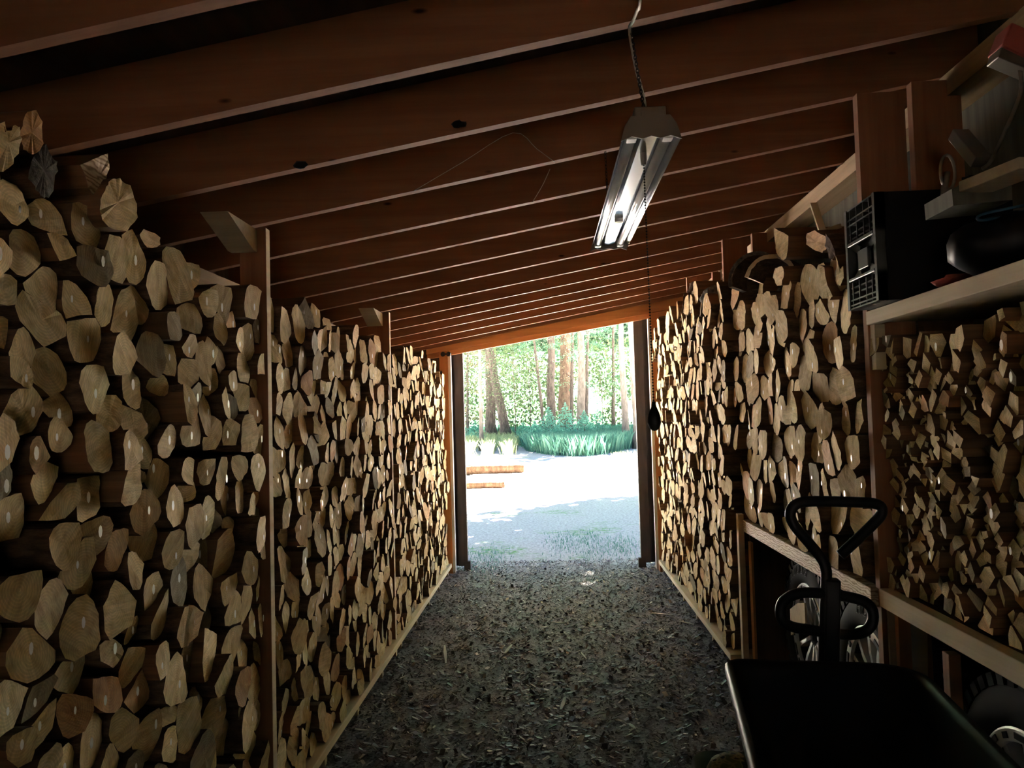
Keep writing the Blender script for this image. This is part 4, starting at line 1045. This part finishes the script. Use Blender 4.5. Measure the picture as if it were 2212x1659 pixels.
# ------------------------------------------------------------------ litter on the floor
rg = random.Random(5)
V = []; F = []; T = []
def chip(x, y, L, W, T_, yaw, tz, tone, z=0):
    M = Matrix.Translation((x, y, z+.002+abs(math.sin(tz))*L/2)) @ Matrix.Rotation(yaw, 4, 'Z') @ Matrix.Rotation(tz, 4, 'Y')
    k = len(V)
    for p in ((-L/2,-W/2*rg.uniform(.4,1),0),(L/2,-W/2,0),(L/2*rg.uniform(.7,1),W/2,0),(-L/2,W/2,0),(-L/2,-W/2,T_),(L/2,-W/2*rg.uniform(.3,1),T_),(L/2,W/2,T_),(-L/2,W/2,T_)): V.append(M @ Vector(p))
    F.extend([(k+a,k+b,k+c,k+d) for a,b,c,d in ((0,3,2,1),(4,5,6,7),(0,1,5,4),(1,2,6,5),(2,3,7,6),(3,0,4,7))]); T.extend([tone]*8)
for i in range(32000):
    u = rg.random(); y = 2.2+6.7*u**1.5; x = rg.uniform(-1.12,1.12)
    L = rg.choice((.008,.011,.015,.022,.032))*rg.uniform(.6,1.2); chip(x, y, L, L*rg.uniform(.25,.8), rg.uniform(.001,.004), rg.uniform(0,6.3), rg.uniform(-.7,.7), rg.random()**2.0)
M_CHIP = mat('wood_chips', rough=.5, spec=.5); t = NT(M_CHIP); t.col(t.ramp(t.attr('tone'), [(0,(.05,.038,.037)),(.5,(.20,.155,.15)),(.85,(.42,.34,.32)),(1,(.72,.62,.55))]))
o = mesh_obj('wood_chips', V, F, M_CHIP); at = o.data.attributes.new('tone','FLOAT','POINT'); at.data.foreach_set('value', T); tag(o, 'dark bark and wood chips scattered over the earth floor', 'wood chips', kind='stuff')
M_SPLINT = mat('grey_splinter', (.50,.47,.44), .7)
for (a, b, w, l) in (((961,1398),(963,1437),.022,'straight pale splinter lying lengthwise near the left stack'),((1211,1538),(1222,1510),.022,'short pale splinter in the middle of the floor near the viewer'),((1408,1327),(1454,1332),.03,'flat offcut on the floor in the light patch near the right stack'),
    ((1090,1415),(1106,1396),.022,'stubby pale chip in the middle of the floor'),((1190,1347),(1226,1349),.020,'thin light splinter crossways in the middle distance'),((945,1325),(960,1322),.03,'little white scrap on the floor near the left stack'),
    ((1255,1413),(1267,1428),.012,'short slanted splinter right of the stubby chip'),((1360,1568),(1372,1580),.022,'small tan chip ahead of the cart'),((885,1652),(900,1640),.02,'pale forked splinter at the near edge of the floor'),((1128,1336),(1152,1337),.02,'small pale chip crossways before the stubby chip'),((767,1580),(795,1583),.014,'thin splinter beside the left platform'),((1468,1345),(1500,1352),.014,'dull splinter close to the right platform')):
    p, q = on(2,.004,*a), on(2,.004,*b); p.z = q.z = .012
    m_ = MB(); d = (q-p); L = d.length; d.normalize(); s = Vector((-d.y,d.x,0)); h = w/2
    m_.add([p-s*h*.6, p+s*h*.4, p+d*L*.5+s*h, q+s*h*.5, q-s*h*.3, p+d*L*.4-s*h]+[v+Vector((0,0,.006)) for v in (p-s*h*.6, p+s*h*.4, p+d*L*.5+s*h, q+s*h*.5, q-s*h*.3, p+d*L*.4-s*h)],
           [(0,1,2,3,4,5),(11,10,9,8,7,6)]+[(i,i+6,(i+1)%6+6,(i+1)%6) for i in range(6)])
    o = m_.build('splinter', M_SPLINT); tag(o, l, 'splinter')
pt = [on(2,.01,*q) for q in ((1275,1550),(1290,1543),(1320,1537),(1360,1532))]
tag(MB().tube(smooth_path(pt,4), [.004]*13, 6).build('twig', M_SPLINT), 'thin curved pale twig on the floor ahead of the cart', 'twig')

# ------------------------------------------------------------------ outside
def gnd(px, py): return on(2, 0, px, py)
def trunk(px0, py0, px1, py1, Y, wpx, base_py=None, taper=.55, H=14):
    """axis through two image points at distance Y; returns base point, direction, radius"""
    a, b = aY(px0, py0, Y), aY(px1, py1, Y); d = (a-b).normalized(); d = d if d.z > 0 else -d
    base = b - d*(b.z/d.z); return base, d, wpx*Y/CF/2
def tree(px0, py0, px1, py1, Y, wpx, mt, label, name='conifer', crown=None, H=15, group='trees beyond the clearing', seed=1, zlow=3.0, nleaf=4000, dens=1.0, spread=2.2, leaf=.11):
    base, d, r = trunk(px0, py0, px1, py1, Y, wpx)
    e = empty(name, base, label=label, cat='tree', group=group)
    rg = random.Random(seed)
    pts = []; rs = []
    for k in range(15):
        s = H*k/14; w = Vector((rg.uniform(-1,1),rg.uniform(-1,1),0))*r*.12
        pts.append(d*s+w); rs.append(max(.03, r*(1-.75*s/H)*(1.0+.45*math.exp(-s*2.2))))
    pts[0] = pts[0]-Vector((0,0,.1))
    V_ = MB().tube(smooth_path(pts,2), [x for i in range(len(rs)-1) for x in (rs[i], (rs[i]+rs[i+1])/2)]+[rs[-1]], 14)
    V_.build('trunk', mt, e, smooth=True)
    if crown:
        foliage(e, crown, d, r, zlow, H, spread, nleaf, seed, leaf)
    return e
def foliage(e, mt, d, r, z0, z1, spread, n, seed, leaf=.11, droop=-.35):
    g = np.random.default_rng(seed); nb = max(10, n//130); cen = []
    s = z0+(z1-z0)*g.random(nb)**1.25; az = g.random(nb)*2*PI; L = spread*(1.08-(s-z0)/(z1-z0+.5))*g.uniform(.5,1.1,nb)
    per = n//nb; Q = []; TN = []
    for i in range(nb):
        dirv = np.array([math.cos(az[i]), math.sin(az[i]), droop*g.uniform(.3,1.4)])
        b0 = np.array(d*float(s[i])); b1 = b0+dirv*L[i]
        if mt is M_DEADTWIG and i % 2 == 0: MB().tube([tuple(b0), tuple((b0+b1)/2+np.array([0,0,.06])), tuple(b1)], [.028,.018,.006], 5, caps=False).build('branch', M_TRD, e)
        u = g.random(per)**.7; w = (g.random((per,3))-.5)*np.array([.75,.75,.28])*(0.35+L[i]*.38)*(1.1-u[:,None]*.6)
        Q.append(b0+(b1-b0)*u[:,None]+w); TN.append(np.clip(g.normal(.5,.22,per)+.25*g.standard_normal(),0,1))
    leaves(e, np.concatenate(Q), np.concatenate(TN), mt, leaf, g)
def leaves(parent, P, T, mt, size, g, name='foliage', flat=.5, asp=2.2):
    n = len(P); a = g.standard_normal((n,3)); a[:,2] *= flat; a /= np.linalg.norm(a,axis=1)[:,None]
    b = g.standard_normal((n,3)); b -= a*(a*b).sum(1)[:,None]; b /= np.linalg.norm(b,axis=1)[:,None]
    s = (size*g.uniform(.5,1.3,n))[:,None]
    V = np.stack([P-a*s*.5, P+b*s/asp*.5, P+a*s*.5, P-b*s/asp*.5],1).reshape(-1,3)
    F = np.arange(4*n).reshape(-1,4)
    me = bpy.data.meshes.new(name); me.vertices.add(4*n); me.vertices.foreach_set('co', V.ravel()); me.loops.add(4*n); me.loops.foreach_set('vertex_index', F.ravel().astype(np.int32))
    me.polygons.add(n); me.polygons.foreach_set('loop_start', np.arange(0,4*n,4,dtype=np.int32)); me.polygons.foreach_set('loop_total', np.full(n,4,dtype=np.int32)); me.update(calc_edges=True)
    me.materials.append(mt); at = me.attributes.new('tone','FLOAT','POINT'); at.data.foreach_set('value', np.repeat(T,4).astype(np.float32))
    o = bpy.data.objects.new(name, me); C.objects.link(o); o.parent = parent; return o
tree(1036,770,1040,960,40,9.5,M_TRP,'thin pale tree trunk nearest the left side of the doorway', seed=1, crown=M_DEADTWIG, zlow=6.5, H=12, nleaf=1500, spread=1.3)
tree(1056,760,1060,900,58,24,M_TRD,'thick dark upright trunk behind the thin pale one', seed=2, crown=M_DEADTWIG, zlow=4.0, H=18, nleaf=5000, spread=3.2)
tree(1062,780,1086,900,56,22,M_TRD,'dark trunk leaning left out of a flared foot', seed=3, crown=M_SPRUCE, zlow=5.0, H=17, nleaf=2500, spread=2.8)
tree(1155,745,1170,880,52,8,M_TRD,'slender dark trunk leaning slightly, left of the group', seed=4, crown=M_SPRUCE, zlow=6.0, H=13, nleaf=3500, spread=2.2)
tree(1190,740,1190,880,54,21,M_TRD,'dark trunk at the left of the close group', seed=5, crown=M_SPRUCE, zlow=6.3, H=18, nleaf=5000, spread=3.0)
tree(1222,740,1221,880,60,30,M_TRB,'broad brown trunk in the middle of the close group', seed=6, crown=M_DEADTWIG, zlow=4.6, H=20, nleaf=5000, spread=3.2)
tree(1237,745,1235,885,55,9,M_TRD,'narrow dark trunk against the broad brown one', seed=7, crown=M_SPRUCE, zlow=6.5, H=15, nleaf=2000, spread=2.2)
tree(1255,740,1256,885,48,20,M_TRP,'pale trunk at the right of the close group', seed=8, crown=M_SPRUCE, zlow=5.6, H=17, nleaf=5500, spread=3.0)
tree(1269,740,1267,880,57,9,M_TRD,'narrow shaded trunk right behind the pale one of the group', seed=9, crown=M_SPRUCE, zlow=4.0, H=15, nleaf=4500, spread=2.8)
tree(1341,720,1352,945,42,16,M_TRP,'tall pale trunk leaning slightly beside the big right-hand one', seed=10, crown=M_SPRUCE, zlow=6.2, H=15, nleaf=3000, spread=2.2)
tree(1366,710,1380,950,38,23,M_TRP,'big furrowed pale trunk next to the right door leaf', seed=11, crown=None, H=16)
tree(1325,760,1325,880,66,9,M_TRD,'small distant trunk between the group and the tall pale one', seed=12, crown=M_SPRUCE, zlow=3.2, H=14, nleaf=5000, spread=3.4)
tree(1010,760,1010,880,62,7,M_TRD,'small distant trunk at the left edge of the doorway view', seed=13, crown=M_DEADTWIG, zlow=2.0, H=13, nleaf=6000, spread=3.2)
# saplings with light green leaves
def sapling(px, Y, py, h, label, seed, n=1800, spread=1.2, mt=None, lz=.9, leaf=.10):
    b = aY(px, py, Y); b.z = 0; e = empty('sapling', b, label=label, cat='sapling', group='leafy saplings at the wood edge')
    g = np.random.default_rng(seed); tb = MB(); tb.tube([(0,0,0),(.05,0,h*.4),(-.03,0,h*.75),(.05,0,h)], [.035,.028,.018,.008], 6)
    for k in range(9):
        z = h*(.35+.6*k/9); a = g.random()*6.28; tb.tube([(0,0,z),(math.cos(a)*spread*.4,math.sin(a)*spread*.4,z+.3),(math.cos(a)*spread*.8,math.sin(a)*spread*.8,z+.35)], [.014,.009,.004], 5)
    tb.build('stem', M_TRD, e)
    P = g.standard_normal((n,3))*np.array([spread*.5,spread*.5,h*.2])+np.array([0,0,h*.68]); P = P[P[:,2] > lz]
    leaves(e, P, np.clip(g.normal(.55,.25,len(P)),0,1), mt or M_LIGHTLEAF, leaf, g, flat=1)
sapling(1112, 50, 900, 6.5, 'leafy sapling with a forked stem left of the slender trunk', 31, 4200, 1.9)
sapling(1145, 54, 900, 6.0, 'leafy sapling just left of the slender dark trunk', 32, 3600, 1.6)
sapling(1300, 62, 880, 6.5, 'leafy sapling behind and right of the close group', 33, 4200, 2.0)
sapling(1010, 52, 900, 6.5, 'yellow-green sapling at the left edge of the doorway view', 34, 4200, 2.0)
sapling(1210, 66, 880, 5.5, 'leafy sapling seen behind the broad brown trunk', 35, 3600, 1.8)
sapling(1075, 64, 880, 7.0, 'leafy sapling behind the leaning flared trunk', 36, 4000, 2.2)
# young spruces
def young_spruce(px, Y, h, w, label, seed, n=2600):
    b = aY(px, 900, Y); b.z = 0; e = empty('young_spruce', b, label=label, cat='young spruce', group='young spruces in front of the trees')
    g = np.random.default_rng(seed); MB().tube([(0,0,0),(0,0,h*.95)], [.03,.006], 6).build('stem', M_TRD, e)
    z = h*(1-np.sqrt(g.random(n)))*.97+.04; a = g.random(n)*2*PI; tier = np.floor(z/h*9)/9
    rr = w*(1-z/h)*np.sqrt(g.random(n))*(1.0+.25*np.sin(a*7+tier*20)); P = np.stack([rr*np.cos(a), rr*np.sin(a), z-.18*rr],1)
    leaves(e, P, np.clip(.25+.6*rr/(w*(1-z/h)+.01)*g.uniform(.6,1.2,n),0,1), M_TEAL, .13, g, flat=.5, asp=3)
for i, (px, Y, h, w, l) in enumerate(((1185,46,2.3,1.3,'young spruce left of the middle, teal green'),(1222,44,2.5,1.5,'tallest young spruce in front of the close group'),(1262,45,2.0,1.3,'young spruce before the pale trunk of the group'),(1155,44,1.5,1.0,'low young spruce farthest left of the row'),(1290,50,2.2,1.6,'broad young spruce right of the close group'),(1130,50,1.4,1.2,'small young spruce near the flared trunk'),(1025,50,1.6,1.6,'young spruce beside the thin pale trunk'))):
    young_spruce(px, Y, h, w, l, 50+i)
# grasses: long green in the middle, paler and drier at the left
def grass(name, n, region, h, mt, label, seed, wid=.018):
    g = np.random.default_rng(seed); P = []
    while len(P) < n:
        px, py = g.uniform(region[0],region[1]), g.uniform(region[2],region[3])
        if not region[4](px, py): continue
        p = on(2, 0, px, py); P.append((p.x+g.normal(0,.1), p.y+g.normal(0,.4)))
    P = np.array(P); n = len(P); hh = h*g.uniform(.5,1.2,n); a = g.random(n)*PI; lean = g.normal(0,.16,(n,2))
    ca, sa = np.cos(a)*wid/2, np.sin(a)*wid/2
    Z = np.zeros(n)
    V = np.stack([np.stack([P[:,0]-ca,P[:,1]-sa,Z],1), np.stack([P[:,0]+ca,P[:,1]+sa,Z],1),
                  np.stack([P[:,0]+ca*.6+lean[:,0]*.4*hh,P[:,1]+sa*.6+lean[:,1]*.4*hh,hh*.6],1), np.stack([P[:,0]+lean[:,0]*hh*1.2,P[:,1]+lean[:,1]*hh*1.2,hh],1), ],1).reshape(-1,3)
    F = np.arange(4*n).reshape(-1,4); me = bpy.data.meshes.new(name); me.from_pydata(V.tolist(), [], F.tolist()); me.materials.append(mt)
    at = me.attributes.new('tone','FLOAT','POINT'); at.data.foreach_set('value', np.repeat(np.clip(g.normal(.5,.25,n),0,1),4).astype(np.float32))
    o = bpy.data.objects.new(name, me); C.objects.link(o); return tag(o, label, 'grass', kind='stuff')
grass('long_grass', 42000, (1090,1400,938,985,lambda x,y: y < 985-25*abs((x-1240)/150)**2 and x > 1090+(y-930)*1.2), .75, M_GRASS, 'long blue-green grass in front of the young spruces', 71)
grass('pale_grass', 9000, (985,1130,936,995,lambda x,y: y < 960+28*math.sin(x*.07)**2), .62, M_DRYGRASS, 'pale dry seeding grass at the left of the clearing', 72)
grass('undergrowth', 16000, (960,1420,932,944,lambda x,y: True), .8, M_TEAL, 'low green undergrowth at the foot of the trees', 73, .07)
grass('grass_tufts', 1600, (1330,1400,985,1010,lambda x,y: True), .22, M_DRYGRASS, 'bright low weeds at the right edge of the clearing', 74)
def tuft(reg, n, h, label, seed): grass('weeds', n, reg, h, M_GRASS, label, seed, .006)
tuft((1200,1400,1160,1195,lambda x,y: math.sin(x*.09)+math.sin(x*.031+y*.2) > .3), 1300, .04, 'sparse low weeds on the gravel at the right before the doorway', 75)
tuft((1010,1080,1195,1222,lambda x,y: True), 450, .04, 'small patch of weeds on the gravel at the left before the doorway', 76)
# far wood: a bank of foliage behind everything
g = np.random.default_rng(99); n = 60000
P = np.stack([g.uniform(-22,22,n), g.uniform(72,92,n), g.random(n)**1.1*15], 1)
keep = (np.sin(P[:,0]*1.3)+np.sin(P[:,0]*.55+P[:,2]*.6)+np.sin(P[:,2]*1.1+P[:,0]*.3)) > -1.15
P = P[keep]
o = leaves(None, P, np.clip(g.normal(.5,.28,len(P)),0,1), M_LIGHTLEAF, .36, g, name='forest_foliage', flat=1, asp=1.6); tag(o, 'hazy mass of foliage closing off the wood in the distance', 'foliage', kind='stuff')
n = 30000; P = np.stack([g.uniform(-24,24,n), g.uniform(93,108,n), g.random(n)*16], 1)
o = leaves(None, P, np.clip(g.normal(.4,.28,len(P)),0,1), M_SPRUCE, .42, g, name='forest_foliage', flat=1, asp=1.6); tag(o, 'darker spruce foliage deep in the distant wood', 'foliage', kind='stuff')
# felled logs on the clearing
for a, b, r, l in (((960,1028),(1128,1030),.17,'felled orange-barked log lying across the clearing, the farther one'),((940,1060),(1088,1058),.10,'thinner felled log lying across the clearing, the nearer one')):
    p, q = gnd(*a), gnd(*b); q.y = p.y+.2; p.z = q.z = r*.95; n = 10; rg = random.Random(int(a[0]))
    pts = [p+(q-p)*k/n+Vector((0,0,rg.uniform(-.01,.01))) for k in range(n+1)]
    tag(MB().tube(pts, [r*(1-.12*k/n)*rg.uniform(.95,1.05) for k in range(n+1)], 14).build('felled_log', M_LYING, smooth=False), l, 'log')
# a tree standing outside right of the shed: its crown shades part of the yard

def shade_tree(x, y, label, seed, R=4.0, z0=6.0, z1=12.0, n=9000):
    e = empty('shade_tree', (x,y,0), label=label, cat='tree')
    g = np.random.default_rng(seed)
    MB().tube([(0,0,-.1),(0,.1,3),(.1,0,7),(0,0,z1)], [.28,.22,.16,.05], 12).build('trunk', M_TRD, e, smooth=True)
    P = g.standard_normal((n,3)); P /= np.linalg.norm(P,axis=1)[:,None]; P *= (g.random(n)**.4)[:,None]*np.array([R,R,(z1-z0)/2]); P[:,2] += (z0+z1)/2
    k = np.sin(P[:,0]*2.1+seed)+np.sin(P[:,1]*2.3)+np.sin(P[:,2]*1.9+P[:,0]) > -1.7
    leaves(e, P[k], np.clip(g.normal(.5,.25,int(k.sum())),0,1), M_CANOPY, .36, g, flat=1)
shade_tree(4.3, 17.0, 'tree outside the doorway view on the right, shading the yard', 201, 5.6, 6.2, 12.5, 34000)
shade_tree(-2.9, 15.0, 'tree outside the doorway view on the left, shading the yard', 202, 4.6, 6, 11, 24000)
shade_tree(4.8, 18.8, 'second tree outside the doorway view on the right, farther from the shed', 203, 4.3, 6.5, 12, 24000)
g = np.random.default_rng(77); n = 130000  # leaf layer out of view, added to shade the trunks and undergrowth
P = np.stack([g.uniform(-18,18,n), g.uniform(41,90,n), g.uniform(9,18,n)], 1)
k = (np.sin(P[:,0]*.9+1)+np.sin(P[:,1]*.8+P[:,0]*.4)+np.sin(P[:,2]*.7)) > -1.3
k &= ~((P[:,0] > -3.2) & (P[:,0] < 1.0) & (P[:,1] < 47))
P = P[k]; o = leaves(None, P, np.clip(g.normal(.45,.25,len(P)),0,1), M_CANOPY, .8, g, name='shade_canopy', flat=.5, asp=1.6); tag(o, 'unseen canopy of foliage added high up to shade the wood', 'foliage', kind='stuff')
